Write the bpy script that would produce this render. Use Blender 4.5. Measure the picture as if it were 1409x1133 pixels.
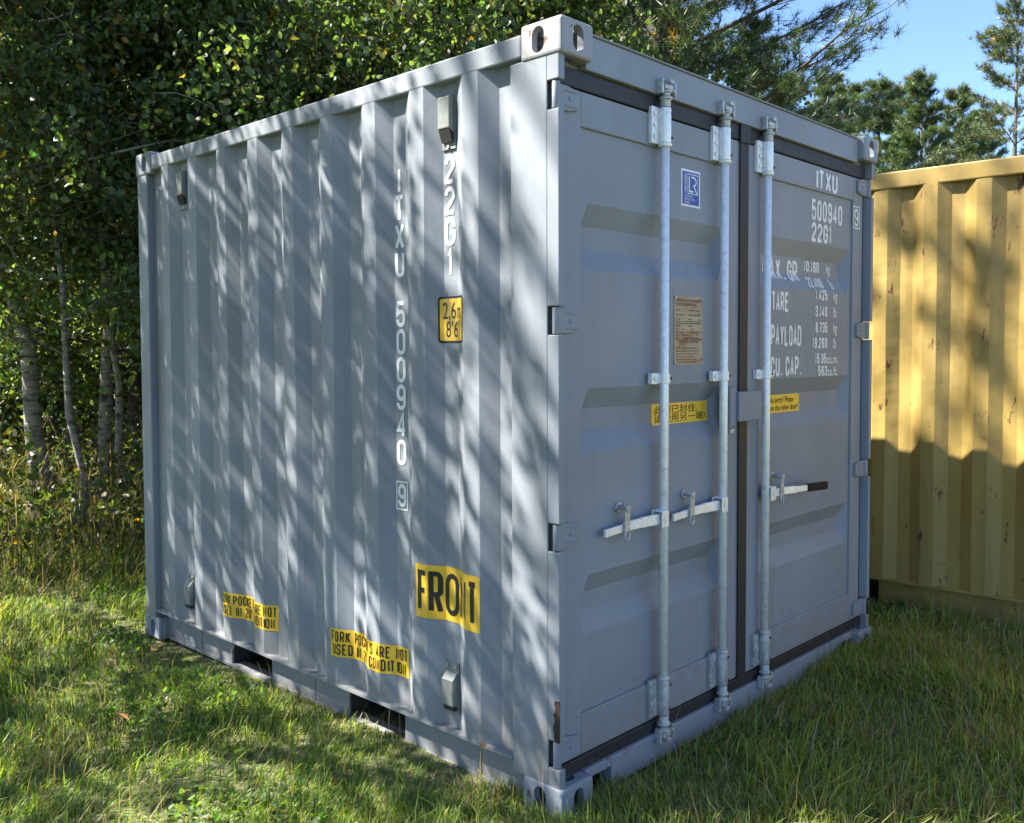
import bpy, bmesh, math, random
import numpy as np
from mathutils import Matrix, Vector

for o in list(bpy.data.objects):
    bpy.data.objects.remove(o)
scene = bpy.context.scene
col = scene.collection
R = math.radians

# ------------------------------------------------------------------ camera
yaw, pitch, roll = 0.80918, -0.04140, -0.00382
fw = Vector((math.sin(yaw) * math.cos(pitch), math.cos(yaw) * math.cos(pitch), math.sin(pitch)))
rt = Vector((math.cos(yaw), -math.sin(yaw), 0))
up = rt.cross(fw)
r2 = rt * math.cos(roll) + up * math.sin(roll)
u2 = -rt * math.sin(roll) + up * math.cos(roll)
CAM = Vector((-2.2323, -1.9094, 1.5385))
cd = bpy.data.cameras.new('camera')
cam = bpy.data.objects.new('camera', cd)
col.objects.link(cam)
m = Matrix((r2, u2, -fw)).transposed().to_4x4()
m.translation = CAM
cam.matrix_world = m
cd.sensor_width = 36
cd.lens = 36 * 1272.65 / 1409
cd.shift_y = -0.0217
cd.clip_start = 0.05
cd.clip_end = 3000
scene.camera = cam

# ------------------------------------------------------------------ sky, sun, exposure
SUN = Vector((-0.554, 0.65, 1.0)).normalized()          # towards the sun
elev = math.asin(SUN.z)
azim = math.atan2(SUN.x, SUN.y)
w = bpy.data.worlds.new('World')
scene.world = w
w.use_nodes = True
nt = w.node_tree
sky = nt.nodes.new('ShaderNodeTexSky')
sky.sky_type = 'NISHITA'
sky.sun_disc = False
sky.sun_elevation = elev
sky.sun_rotation = azim
sky.air_density = 0.72
sky.dust_density = 0.5
sky.ozone_density = 5.0
bg = nt.nodes['Background']
bg.inputs['Strength'].default_value = 0.075
nt.links.new(sky.outputs[0], bg.inputs[0])
sd = bpy.data.lights.new('sun', 'SUN')
sd.energy = 4.5
sd.angle = R(0.45)
sd.color = (1.0, 0.95, 0.86)
sun = bpy.data.objects.new('sun', sd)
sun.rotation_euler = SUN.to_track_quat('Z', 'Y').to_euler()
sun.location = (-6, 7, 12)
col.objects.link(sun)
vs = scene.view_settings
vs.view_transform = 'Standard'
vs.look = 'None'
vs.exposure = 2.42
vs.gamma = 1.0
vs.use_curve_mapping = False
scene.cycles.use_denoising = True
scene.cycles.max_bounces = 8
scene.cycles.diffuse_bounces = 4
scene.cycles.transmission_bounces = 4
scene.cycles.caustics_reflective = False
scene.cycles.caustics_refractive = False


# ------------------------------------------------------------------ materials
def new_mat(name):
    mt = bpy.data.materials.new(name)
    mt.use_nodes = True
    return mt, mt.node_tree.nodes, mt.node_tree.links, mt.node_tree.nodes['Principled BSDF']


def ramp(nodes, links, src, stops):
    r = nodes.new('ShaderNodeValToRGB')
    while len(r.color_ramp.elements) < len(stops):
        r.color_ramp.elements.new(0.5)
    for e, (p, c) in zip(r.color_ramp.elements, stops):
        e.position = p
        e.color = (c[0], c[1], c[2], 1) if not isinstance(c, (int, float)) else (c, c, c, 1)
    links.new(src, r.inputs[0])
    return r.outputs[0]


def noise(nodes, links, vec, scale, detail=4, rough=0.55, dist=0.0):
    n = nodes.new('ShaderNodeTexNoise')
    n.inputs['Scale'].default_value = scale
    n.inputs['Detail'].default_value = detail
    n.inputs['Roughness'].default_value = rough
    n.inputs['Distortion'].default_value = dist
    if vec is not None:
        links.new(vec, n.inputs['Vector'])
    return n.outputs['Fac']


def mixc(nodes, links, fac, a, b, mode='MIX'):
    n = nodes.new('ShaderNodeMix')
    n.data_type = 'RGBA'
    n.blend_type = mode
    for s, v in ((n.inputs[0], fac), (n.inputs[6], a), (n.inputs[7], b)):
        if isinstance(v, (int, float)):
            s.default_value = v
        elif isinstance(v, tuple):
            s.default_value = (v[0], v[1], v[2], 1)
        else:
            links.new(v, s)
    return n.outputs[2]


def scaled(nodes, links, vec, s):
    mp = nodes.new('ShaderNodeMapping')
    mp.inputs['Scale'].default_value = s
    links.new(vec, mp.inputs['Vector'])
    return mp.outputs[0]


def objco(nodes):
    return nodes.new('ShaderNodeTexCoord').outputs['Object']


def paint(name, base, rough=0.42, rust=0.0, rust_scale=9.0, dirt=0.25, dirt_col=(0.2, 0.17, 0.12), streak=0.3, spec=0.5, vary=0.08, splash=0.0, runs=0.0):
    """painted weathered steel: slight tint drift, vertical run marks, chips with rust"""
    mt, N, L, p = new_mat(name)
    co = objco(N)
    big = noise(N, L, co, 1.3, 3)
    lo = tuple(c * (1 - vary) for c in base)
    hi = tuple(c * (1 + vary) for c in base)
    c = ramp(N, L, big, [(0.3, lo), (0.7, hi)])
    if streak:
        st = noise(N, L, scaled(N, L, co, (14, 14, 0.7)), 1.0, 5, 0.6)
        f = ramp(N, L, st, [(0.5, 0.0), (0.78, streak)])
        c = mixc(N, L, f, c, dirt_col)
    if dirt:
        fine = noise(N, L, co, 38, 6, 0.7)
        f = ramp(N, L, fine, [(0.55, 0.0), (0.8, dirt)])
        c = mixc(N, L, f, c, dirt_col)
    if splash:                                            # mud thrown up by rain near the ground
        sp = N.new('ShaderNodeSeparateXYZ')
        L.new(co, sp.inputs[0])
        mr = N.new('ShaderNodeMapRange')
        mr.inputs[1].default_value, mr.inputs[2].default_value = 0.12, 0.55
        mr.inputs[3].default_value, mr.inputs[4].default_value = 0.34, 0.0
        L.new(sp.outputs[2], mr.inputs[0])
        ad = N.new('ShaderNodeMath')
        L.new(mr.outputs[0], ad.inputs[0])
        L.new(noise(N, L, co, 17, 7, 0.72), ad.inputs[1])
        c = mixc(N, L, ramp(N, L, ad.outputs[0], [(0.60, 0.0), (0.86, splash)]), c, (0.25, 0.21, 0.16))
    if runs:                                              # thin rust runs and scuffs
        rn = noise(N, L, scaled(N, L, co, (30, 30, 1.1)), 1.0, 4, 0.6)
        rm = noise(N, L, co, 2.3, 3)
        mu = N.new('ShaderNodeMath')
        mu.operation = 'MULTIPLY'
        L.new(ramp(N, L, rn, [(0.63, 0.0), (0.72, 1.0)]), mu.inputs[0])
        L.new(ramp(N, L, rm, [(0.50, 0.0), (0.62, runs)]), mu.inputs[1])
        c = mixc(N, L, mu.outputs[0], c, (0.17, 0.12, 0.085))
        sc_ = noise(N, L, scaled(N, L, co, (9, 9, 70)), 1.0, 3, 0.6)
        c = mixc(N, L, ramp(N, L, sc_, [(0.70, 0.0), (0.76, runs * .5)]), c, tuple(min(1, x * 1.5) for x in base))
    rf = None
    if rust:
        rn = noise(N, L, co, rust_scale, 7, 0.68, 0.4)
        rf = ramp(N, L, rn, [(1 - rust, 0.0), (1 - rust + 0.03, 1.0)])
        rc = ramp(N, L, noise(N, L, co, 60, 4), [(0.3, (0.06, 0.025, 0.012)), (0.7, (0.25, 0.10, 0.045))])
        c = mixc(N, L, rf, c, rc)
    L.new(c, p.inputs['Base Color'])
    rr = ramp(N, L, noise(N, L, co, 6, 5), [(0.3, rough - 0.06), (0.75, rough + 0.12)])
    L.new(rr, p.inputs['Roughness'])
    p.inputs['Specular IOR Level'].default_value = spec
    b = N.new('ShaderNodeBump')
    b.inputs['Strength'].default_value = 0.12
    b.inputs['Distance'].default_value = 0.004
    L.new(noise(N, L, co, 55, 3), b.inputs['Height'])
    b2 = N.new('ShaderNodeBump')
    b2.inputs['Strength'].default_value = 0.25
    b2.inputs['Distance'].default_value = 0.01
    L.new(noise(N, L, co, 3.5, 2), b2.inputs['Height'])
    L.new(b.outputs[0], b2.inputs['Normal'])
    L.new(b2.outputs[0], p.inputs['Normal'])
    return mt


def plain(name, c, rough=0.5, metal=0.0, spec=0.5, vary=0.12, scale=25):
    mt, N, L, p = new_mat(name)
    co = objco(N)
    n = noise(N, L, co, scale, 5, 0.65)
    cc = ramp(N, L, n, [(0.3, tuple(x * (1 - vary) for x in c)), (0.7, tuple(min(1, x * (1 + vary)) for x in c))])
    L.new(cc, p.inputs['Base Color'])
    L.new(ramp(N, L, n, [(0.3, max(0.03, rough - 0.08)), (0.7, rough + 0.08)]), p.inputs['Roughness'])
    p.inputs['Metallic'].default_value = metal
    p.inputs['Specular IOR Level'].default_value = spec
    return mt


GREY = (0.250, 0.274, 0.312)
M = {}
M['grey'] = paint('grey_container_paint', GREY, rough=0.52, streak=0.22, dirt=0.2, dirt_col=(0.17, 0.165, 0.16), spec=0.28, vary=0.12, splash=0.45, runs=0.45)
M['grey_worn'] = paint('grey_paint_with_rust_chips', GREY, rough=0.55, rust=0.365, rust_scale=12, streak=0.25, dirt=0.35, spec=0.3)
M['rust'] = plain('brown_rust', (0.055, 0.028, 0.019), rough=0.9, vary=0.6, scale=60)
M['casting_rust'] = paint('casting_paint_scuffed', (0.29, 0.295, 0.30), rough=0.55, rust=0.41, rust_scale=13, streak=0.3, dirt=0.4, dirt_col=(0.3, 0.2, 0.13))
M['rail'] = paint('rail_paint_dusty', (0.225, 0.235, 0.25), rough=0.65, rust=0.36, streak=0.6, dirt=0.8, dirt_col=(0.36, 0.3, 0.25))
M['galv'] = plain('galvanised_steel', (0.86, 0.865, 0.86), rough=0.33, metal=0.2, vary=0.12, scale=40)
M['galv_dull'] = plain('dull_galvanised_steel', (0.46, 0.47, 0.47), rough=0.48, metal=0.4, vary=0.35, scale=45)
M['rubber'] = plain('black_rubber', (0.020, 0.0195, 0.023), rough=0.6, vary=0.4)
M['black'] = plain('black_ink', (0.012, 0.012, 0.013), rough=0.45)
M['white'] = plain('white_vinyl', (0.80, 0.81, 0.83), rough=0.4, vary=0.05)
M['sticker'] = plain('yellow_vinyl', (0.86, 0.53, 0.05), rough=0.35, vary=0.06, scale=12)
M['blue'] = plain('blue_vinyl', (0.02, 0.075, 0.36), rough=0.4, vary=0.1)
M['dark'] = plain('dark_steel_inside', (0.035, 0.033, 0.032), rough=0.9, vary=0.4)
M['grip'] = plain('black_handle_grip', (0.010, 0.010, 0.011), rough=0.55, spec=0.2)
M['vent'] = plain('grey_green_vent_cover', (0.20, 0.215, 0.20), rough=0.55, vary=0.2)


def plate_mat():
    mt, N, L, p = new_mat('stained_aluminium_plate')
    co = objco(N)
    n = noise(N, L, scaled(N, L, co, (8, 8, 30)), 1.0, 6, 0.7)
    c = ramp(N, L, n, [(0.35, (0.42, 0.37, 0.31)), (0.55, (0.34, 0.28, 0.21)), (0.68, (0.22, 0.13, 0.06)), (0.8, (0.12, 0.06, 0.03))])
    L.new(c, p.inputs['Base Color'])
    p.inputs['Roughness'].default_value = 0.5
    p.inputs['Metallic'].default_value = 0.25
    return mt


M['plate'] = plate_mat()


def yellow_paint():
    mt, N, L, p = new_mat('faded_yellow_container_paint')
    co = objco(N)
    c = ramp(N, L, noise(N, L, co, 1.1, 4), [(0.3, (0.315, 0.21, 0.05)), (0.7, (0.375, 0.263, 0.072))])
    f = ramp(N, L, noise(N, L, scaled(N, L, co, (8, 8, 0.6)), 1.0, 5), [(0.45, 0.0), (0.72, 0.55)])
    c = mixc(N, L, f, c, (0.21, 0.145, 0.05))
    rn = noise(N, L, scaled(N, L, co, (11, 11, 4.0)), 1.0, 8, 0.75, 0.3)
    rf = ramp(N, L, rn, [(0.605, 0.0), (0.64, 1.0)])
    c = mixc(N, L, rf, c, (0.085, 0.03, 0.016))
    f2 = ramp(N, L, noise(N, L, co, 22, 6, 0.7), [(0.56, 0.0), (0.8, 0.35)])
    c = mixc(N, L, f2, c, (0.22, 0.14, 0.06))
    L.new(c, p.inputs['Base Color'])
    p.inputs['Roughness'].default_value = 0.55
    b = N.new('ShaderNodeBump')
    b.inputs['Strength'].default_value = 0.5
    b.inputs['Distance'].default_value = 0.03
    L.new(noise(N, L, co, 2.6, 3), b.inputs['Height'])
    L.new(b.outputs[0], p.inputs['Normal'])
    return mt


M['yellow'] = yellow_paint()


def leaf_mat(name, attr='tint', trans=0.45, rough=0.42, spec=0.5):
    mt, N, L, p = new_mat(name)
    a = N.new('ShaderNodeAttribute')
    a.attribute_name = attr
    L.new(a.outputs['Color'], p.inputs['Base Color'])
    p.inputs['Roughness'].default_value = rough
    p.inputs['Specular IOR Level'].default_value = spec
    tr = N.new('ShaderNodeBsdfTranslucent')
    tc = mixc(N, L, 1.0, a.outputs['Color'], (2.3, 2.3, 0.8), 'MULTIPLY')
    L.new(tc, tr.inputs['Color'])
    mx = N.new('ShaderNodeMixShader')
    mx.inputs[0].default_value = trans
    L.new(p.outputs[0], mx.inputs[1])
    L.new(tr.outputs[0], mx.inputs[2])
    L.new(mx.outputs[0], N['Material Output'].inputs['Surface'])
    return mt


M['leaf'] = leaf_mat('broad_leaf', rough=.42, spec=.45)
M['needle'] = leaf_mat('pine_needle', trans=0.2, rough=0.45)
M['grass'] = leaf_mat('grass_blade', trans=0.35, rough=0.5, spec=0.35)


def bark(name, birch):
    mt, N, L, p = new_mat(name)
    co = objco(N)
    if birch:
        n = noise(N, L, scaled(N, L, co, (5, 5, 26)), 1.0, 6, 0.7)
        c = ramp(N, L, n, [(0.36, (0.05, 0.04, 0.035)), (0.43, (0.22, 0.19, 0.155)), (0.6, (0.40, 0.36, 0.30)), (0.75, (0.27, 0.23, 0.18))])
        n2 = noise(N, L, co, 3.2, 4, 0.6)
        f = ramp(N, L, n2, [(0.56, 0.0), (0.62, 0.9)])
        c = mixc(N, L, f, c, (0.05, 0.042, 0.035))
    else:
        n = noise(N, L, scaled(N, L, co, (16, 16, 4)), 1.0, 6, 0.7)
        c = ramp(N, L, n, [(0.3, (0.03, 0.024, 0.018)), (0.7, (0.14, 0.11, 0.085))])
    L.new(c, p.inputs['Base Color'])
    p.inputs['Roughness'].default_value = 0.85
    b = N.new('ShaderNodeBump')
    b.inputs['Strength'].default_value = 0.7
    b.inputs['Distance'].default_value = 0.02
    L.new(n, b.inputs['Height'])
    L.new(b.outputs[0], p.inputs['Normal'])
    return mt


M['birch'] = bark('birch_bark', True)
M['bark'] = bark('dark_bark', False)


def ground_mat():
    mt, N, L, p = new_mat('meadow_soil')
    co = objco(N)
    n = noise(N, L, co, 1.4, 6, 0.65)
    c = ramp(N, L, n, [(0.3, (0.085, 0.105, 0.038)), (0.5, (0.115, 0.13, 0.05)), (0.7, (0.15, 0.13, 0.075))])
    f = ramp(N, L, noise(N, L, co, 60, 5, 0.7), [(0.4, 0.0), (0.75, 0.7)])
    c = mixc(N, L, f, c, (0.16, 0.14, 0.08))
    L.new(c, p.inputs['Base Color'])
    p.inputs['Roughness'].default_value = 0.95
    b = N.new('ShaderNodeBump')
    b.inputs['Distance'].default_value = 0.02
    L.new(noise(N, L, co, 45, 5), b.inputs['Height'])
    L.new(b.outputs[0], p.inputs['Normal'])
    return mt


M['ground'] = ground_mat()


# ------------------------------------------------------------------ mesh helpers
def tag(o, label=None, cat=None, group=None, kind=None):
    for k, v in (('label', label), ('category', cat), ('group', group), ('kind', kind)):
        if v:
            o[k] = v
    return o


def link(name, mesh, mat=None, parent=None):
    o = bpy.data.objects.new(name, mesh)
    col.objects.link(o)
    if mat is not None and len(mesh.materials) == 0:
        mesh.materials.append(mat)
    if parent is not None:
        o.parent = parent
    return o


def empty(name, loc=(0, 0, 0), rz=0.0):
    o = bpy.data.objects.new(name, None)
    o.empty_display_size = 0.2
    o.location = loc
    o.rotation_euler = (0, 0, rz)
    col.objects.link(o)
    return o


class MB:
    def __init__(s):
        s.v, s.f, s.sm = [], [], []

    def add(s, vs, fs, smooth=False):
        n = len(s.v)
        s.v += [tuple(p) for p in vs]
        s.f += [tuple(i + n for i in f) for f in fs]
        s.sm += [smooth] * len(fs)
        return s

    def box(s, x0, x1, y0, y1, z0, z1):
        vs = [(x0, y0, z0), (x1, y0, z0), (x1, y1, z0), (x0, y1, z0), (x0, y0, z1), (x1, y0, z1), (x1, y1, z1), (x0, y1, z1)]
        return s.add(vs, [(0, 3, 2, 1), (4, 5, 6, 7), (0, 1, 5, 4), (1, 2, 6, 5), (2, 3, 7, 6), (3, 0, 4, 7)])

    def obox(s, c, ax, ay, az):
        """oriented box: centre and three half-axis vectors"""
        c, ax, ay, az = Vector(c), Vector(ax), Vector(ay), Vector(az)
        vs = [c + i * ax + j * ay + k * az for k in (-1, 1) for i, j in ((-1, -1), (1, -1), (1, 1), (-1, 1))]
        fs = [(0, 3, 2, 1), (4, 5, 6, 7), (0, 1, 5, 4), (1, 2, 6, 5), (2, 3, 7, 6), (3, 0, 4, 7)]
        if ax.cross(ay).dot(az) < 0:
            fs = [f[::-1] for f in fs]
        return s.add(vs, fs)

    def bar(s, p0, p1, w, h, upv=(0, 0, 1)):
        p0, p1 = Vector(p0), Vector(p1)
        d = (p1 - p0)
        a = d.normalized().cross(Vector(upv)).normalized()
        b = a.cross(d.normalized())
        return s.obox((p0 + p1) / 2, d / 2, a * w / 2, b * h / 2)

    def tube(s, path, radii, n=12, cap=True):
        path = [Vector(p) for p in path]
        if isinstance(radii, (int, float)):
            radii = [radii] * len(path)
        rings = []
        a = None
        for i, p in enumerate(path):
            d = (path[min(i + 1, len(path) - 1)] - path[max(i - 1, 0)]).normalized()
            if a is None:
                a = d.orthogonal().normalized()
            a = (a - d * a.dot(d)).normalized()
            b = d.cross(a)
            rings.append([p + (a * math.cos(t) + b * math.sin(t)) * radii[i] for t in [2 * math.pi * k / n for k in range(n)]])
        base = len(s.v)
        for r in rings:
            s.v += [tuple(p) for p in r]
        for i in range(len(path) - 1):
            for k in range(n):
                k2 = (k + 1) % n
                s.f.append((base + i * n + k, base + i * n + k2, base + (i + 1) * n + k2, base + (i + 1) * n + k))
                s.sm.append(True)
        if cap:
            s.f.append(tuple(base + k for k in range(n))[::-1])
            s.f.append(tuple(base + (len(path) - 1) * n + k for k in range(n)))
            s.sm += [False, False]
        return s

    def lathe_z(s, x, y, prof, n=16):
        """prof = list of (z, r) along a vertical axis"""
        base = len(s.v)
        for z, r in prof:
            s.v += [(x + r * math.cos(2 * math.pi * k / n), y + r * math.sin(2 * math.pi * k / n), z) for k in range(n)]
        for i in range(len(prof) - 1):
            for k in range(n):
                k2 = (k + 1) % n
                s.f.append((base + i * n + k, base + i * n + k2, base + (i + 1) * n + k2, base + (i + 1) * n + k))
                s.sm.append(True)
        s.f.append(tuple(base + k for k in range(n))[::-1])
        s.f.append(tuple(base + (len(prof) - 1) * n + k for k in range(n)))
        s.sm += [False, False]
        return s

    def prism(s, poly, axis, a, b):
        """poly of 2-D points extruded along an axis (0, 1 or 2)"""
        def put(u, v, w_):
            return {0: (w_, u, v), 1: (u, w_, v), 2: (u, v, w_)}[axis]
        n = len(poly)
        vs = [put(u, v, a) for u, v in poly] + [put(u, v, b) for u, v in poly]
        fs = [(i, (i + 1) % n, n + (i + 1) % n, n + i) for i in range(n)] + [tuple(range(n))[::-1], tuple(range(n, 2 * n))]
        return s.add(vs, fs)

    def build(s, name, mat, parent=None, bevel=0.0, seg=2, fix=True):
        me = bpy.data.meshes.new(name)
        me.from_pydata(s.v, [], s.f)
        me.polygons.foreach_set('use_smooth', s.sm)
        if fix:
            bm = bmesh.new()
            bm.from_mesh(me)
            bmesh.ops.recalc_face_normals(bm, faces=bm.faces)
            bm.to_mesh(me)
            bm.free()
        o = link(name, me, mat, parent)
        if bevel:
            md = o.modifiers.new('bevel', 'BEVEL')
            md.width = bevel
            md.segments = seg
            md.limit_method = 'ANGLE'
            md.angle_limit = R(50)
        return o


def np_mesh(name, verts, faces, mat, tint=None, smooth=False):
    """verts (n,3), faces (m,k) numpy; tint (n,3) per-vertex colour of the thing itself"""
    me = bpy.data.meshes.new(name)
    n, (mf, k) = len(verts), faces.shape
    me.vertices.add(n)
    me.vertices.foreach_set('co', np.ascontiguousarray(verts, dtype=np.float32).ravel())
    me.loops.add(mf * k)
    me.loops.foreach_set('vertex_index', np.ascontiguousarray(faces, dtype=np.int32).ravel())
    me.polygons.add(mf)
    me.polygons.foreach_set('loop_start', np.arange(0, mf * k, k, dtype=np.int32))
    me.polygons.foreach_set('loop_total', np.full(mf, k, dtype=np.int32))
    me.polygons.foreach_set('use_smooth', np.full(mf, bool(smooth), dtype=bool))
    me.update(calc_edges=True)
    if tint is not None:
        at = me.color_attributes.new('tint', 'FLOAT_COLOR', 'POINT')
        c = np.ones((n, 4), dtype=np.float32)
        c[:, :3] = tint
        at.data.foreach_set('color', c.ravel())
    me.materials.append(mat)
    return me


# ------------------------------------------------------------------ lettering
def arc(cx, cy, rx, ry, a0, a1, n=7):
    return [(cx + rx * math.cos(R(a0 + (a1 - a0) * i / n)), cy + ry * math.sin(R(a0 + (a1 - a0) * i / n))) for i in range(n + 1)]


def glyph(c, w, h):
    """centre lines of a narrow stencil letter in a w x h box: list of (points, closed)"""
    r = w / 2
    q = min(r * 1.15, h * 0.24)
    X = lambda *p: [(a * w, b * h) for a, b in p]
    T, B = (lambda a0, a1: arc(r, h - q, r, q, a0, a1)), (lambda a0, a1: arc(r, q, r, q, a0, a1))
    mid = h * 0.52
    G = {
        'O': [(T(0, 180) + B(180, 360), 1)], 'U': [([(0, h)] + B(180, 360) + [(w, h)], 0)],
        'C': [([(w, .66 * h)] + T(0, 180) + B(180, 360) + [(w, .34 * h)], 0)],
        'G': [([(w, .68 * h)] + T(0, 180) + B(180, 360) + X((1, .47), (.5, .47)), 0)],
        'I': [(X((.5, 0), (.5, 1)), 0)], 'T': [(X((0, 1), (1, 1)), 0), (X((.5, 0), (.5, .98)), 0)],
        'X': [(X((0, 0), (1, 1)), 0), (X((0, 1), (1, 0)), 0)], 'L': [(X((0, 1), (0, 0), (1, 0)), 0)],
        'E': [(X((1, 1), (0, 1), (0, 0), (1, 0)), 0), (X((0, .53), (.85, .53)), 0)],
        'F': [(X((1, 1), (0, 1), (0, 0)), 0), (X((0, .52), (.85, .52)), 0)],
        'N': [(X((0, 0), (0, 1), (1, 0), (1, 1)), 0)], 'M': [(X((0, 0), (0, 1), (.5, .3), (1, 1), (1, 0)), 0)],
        'A': [(X((0, 0), (.5, 1), (1, 0)), 0), (X((.18, .28), (.82, .28)), 0)],
        'Y': [(X((0, 1), (.5, .45), (1, 1)), 0), (X((.5, 0), (.5, .46)), 0)],
        'K': [(X((0, 0), (0, 1)), 0), (X((1, 1), (.05, .42)), 0), (X((.35, .6), (1, 0)), 0)],
        'D': [([(0, 0), (0, h), (r, h)] + arc(r, h - q, r, q, 90, 0) + arc(r, q, r, q, 0, -90), 1)],
        'P': [([(0, 0), (0, h), (r, h)] + arc(r, h - q, r, q, 90, 0) + arc(r, .44 * h + q * .8, r, q * .8, 0, -90) + [(0, .44 * h)], 0)],
        'S': [([(w, .74 * h)] + T(0, 180) + [(0, .68 * h), (w, .36 * h)] + B(0, -180) + [(0, .27 * h)], 0)],
        '2': [([(0, .74 * h)] + T(180, 0) + [(w, .64 * h), (0, .10 * h), (0, 0), (w, 0)], 0)],
        '3': [([(0, .76 * h)] + T(180, 0) + arc(r, mid + q * .7, r, q * .7, 0, -90) + arc(r, mid - q * .8, r, q * .8, 90, 0) + B(0, -180) + [(0, .26 * h)], 0)],
        '4': [(X((.74, 0), (.74, 1), (0, .27), (1.05, .27)), 0)],
        '5': [(X((.95, 1), (.06, 1), (0, .5)) + arc(r, .62 * h - q, r, q, 140, 0) + B(0, -180) + [(0, .27 * h)], 0)],
        '6': [([(w, .75 * h)] + T(0, 180) + [(0, q)], 0), (arc(r, .58 * h - q, r, q, 0, 180) + B(180, 360), 1)],
        '7': [(X((0, 1), (1, 1), (.3, 0)), 0)],
        '8': [(T(0, 180) + arc(r, mid + q * .8, r, q * .8, 180, 360), 1), (arc(r, mid - q * .85, r, q * .85, 0, 180) + B(180, 360), 1)],
        '9': [(T(0, 180) + arc(r, .42 * h + q, r, q, 180, 360), 1), ([(w, h - q)] + B(0, -180) + [(0, .25 * h)], 0)],
        '1': [(X((.05, .8), (.55, 1), (.55, 0)), 0)], '.': [(X((.5, -.02), (.5, .1)), 0)], ',': [(X((.55, .1), (.35, -.14)), 0)],
        "'": [(X((.5, 1), (.45, .72)), 0)], '"': [(X((.3, 1), (.3, .74)), 0), (X((.8, 1), (.8, .74)), 0)], ' ': [],
    }
    G['0'] = G['O']
    if c == 'R':
        return G['P'] + [(X((.55, .44), (1, 0)), 0)]
    return G[c]


def ribbon(pts, closed, t):
    """quads of a line of width t with mitred joints"""
    P = [Vector(p) for p in pts]
    P = [p for i, p in enumerate(P) if i == 0 or (p - P[i - 1]).length > 1e-6]
    if closed and (P[0] - P[-1]).length < 1e-6:
        P.pop()
    n = len(P)
    Lf, Rt = [], []
    for i in range(n):
        d0 = (P[i] - P[i - 1]).normalized() if (closed or i > 0) else None
        d1 = (P[(i + 1) % n] - P[i]).normalized() if (closed or i < n - 1) else None
        d0, d1 = d0 or d1, d1 or d0
        n0, n1 = Vector((-d0.y, d0.x)), Vector((-d1.y, d1.x))
        mm = n0 + n1
        mm = mm.normalized() if mm.length > 1e-4 else n0
        k = min(1 / max(mm.dot(n0), 0.2), 2.2)
        Lf.append(P[i] + mm * t / 2 * k)
        Rt.append(P[i] - mm * t / 2 * k)
    out = []
    for i in range(n if closed else n - 1):
        j = (i + 1) % n
        out.append([tuple(Rt[i]), tuple(Rt[j]), tuple(Lf[j]), tuple(Lf[i])])
    return out


class Text(list):
    pass


NARROW = {'I': .3, '1': .62, '.': .3, ',': .3, "'": .35, ' ': .55, 'M': 1.25, '"': .5}


def text_strokes(s, h, w, gap, t, width=None):
    """list of (polygon, layer) for a line of text, left-bottom at 0,0"""
    out, x = Text(), 0.0
    for ci, c in enumerate(s):
        cw = w * NARROW.get(c, 1.0)
        for li, (pts, cl) in enumerate(glyph(c, cw - t if cw > t else cw, h - t)):
            for pg in ribbon(pts, cl, t):
                out.append(([(x + t / 2 + a, t / 2 + b) for a, b in pg], li + 10 * ci))
        x += cw + gap
    tot = x - gap
    if width:
        k = width / tot
        out = Text([([(a * k, b) for a, b in pg], li) for pg, li in out])
        tot = width
    return out, tot


def font_polys(s, h=None, width=None, bold=0.0):
    """polygons of text in the built-in font, scaled to a cap height / total width"""
    cu = bpy.data.curves.new('t', 'FONT')
    cu.body = s
    cu.resolution_u = 3
    cu.offset = bold
    cu.space_line = 0.95
    o = bpy.data.objects.new('t', cu)
    col.objects.link(o)
    dg = bpy.context.evaluated_depsgraph_get()
    me = bpy.data.meshes.new_from_object(o.evaluated_get(dg))
    V = np.array([v.co[:2] for v in me.vertices])
    F = [list(p.vertices) for p in me.polygons]
    bpy.data.objects.remove(o)
    bpy.data.curves.remove(cu)
    bpy.data.meshes.remove(me)
    V -= V.min(0)
    ext = V.max(0)
    sy = h / ext[1]
    sx = (width / ext[0]) if width else sy
    V *= (sx, sy)
    return [([tuple(V[i]) for i in f], 0) for f in F]


def split(polys, axis, breaks):
    for b in breaks:
        nxt = []
        for pg, li in polys:
            lo, hi = [], []
            vals = [p[axis] for p in pg]
            if min(vals) >= b - 1e-7 or max(vals) <= b + 1e-7:
                nxt.append((pg, li))
                continue
            for i in range(len(pg)):
                p, q_ = pg[i], pg[(i + 1) % len(pg)]
                if p[axis] <= b:
                    lo.append(p)
                if p[axis] >= b:
                    hi.append(p)
                if (p[axis] - b) * (q_[axis] - b) < 0:
                    t = (b - p[axis]) / (q_[axis] - p[axis])
                    x = (p[0] + t * (q_[0] - p[0]), p[1] + t * (q_[1] - p[1]))
                    lo.append(x)
                    hi.append(x)
            for g in (lo, hi):
                if len(g) >= 3:
                    nxt.append((g, li))
        polys = nxt
    return polys


# side wall of the grey container: depth of the corrugated sheet behind x = 0
BR = [(0.20, .036), (0.308, .036)]
for k in range(9):
    c0 = 0.376 + 0.2823 * k
    BR += [(c0, 0.0), (c0 + .076, 0.0), (c0 + .144, .036), (c0 + .2143, .036)]
BR[-1] = (2.90, .036)
BY = [b[0] for b in BR]
BD = [b[1] for b in BR]


def wob(y, z, seed=1):
    """slight unevenness of rolled sheet steel"""
    return np.sin(y * 9.1 + seed) * np.sin(z * 4.3 + 2 * seed) + 0.6 * np.sin(y * 23 + z * 7.7 + seed)


def side_x(y, z):
    return float(np.interp(y, BY, BD)) + .0012 * float(wob(y, z))


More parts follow.
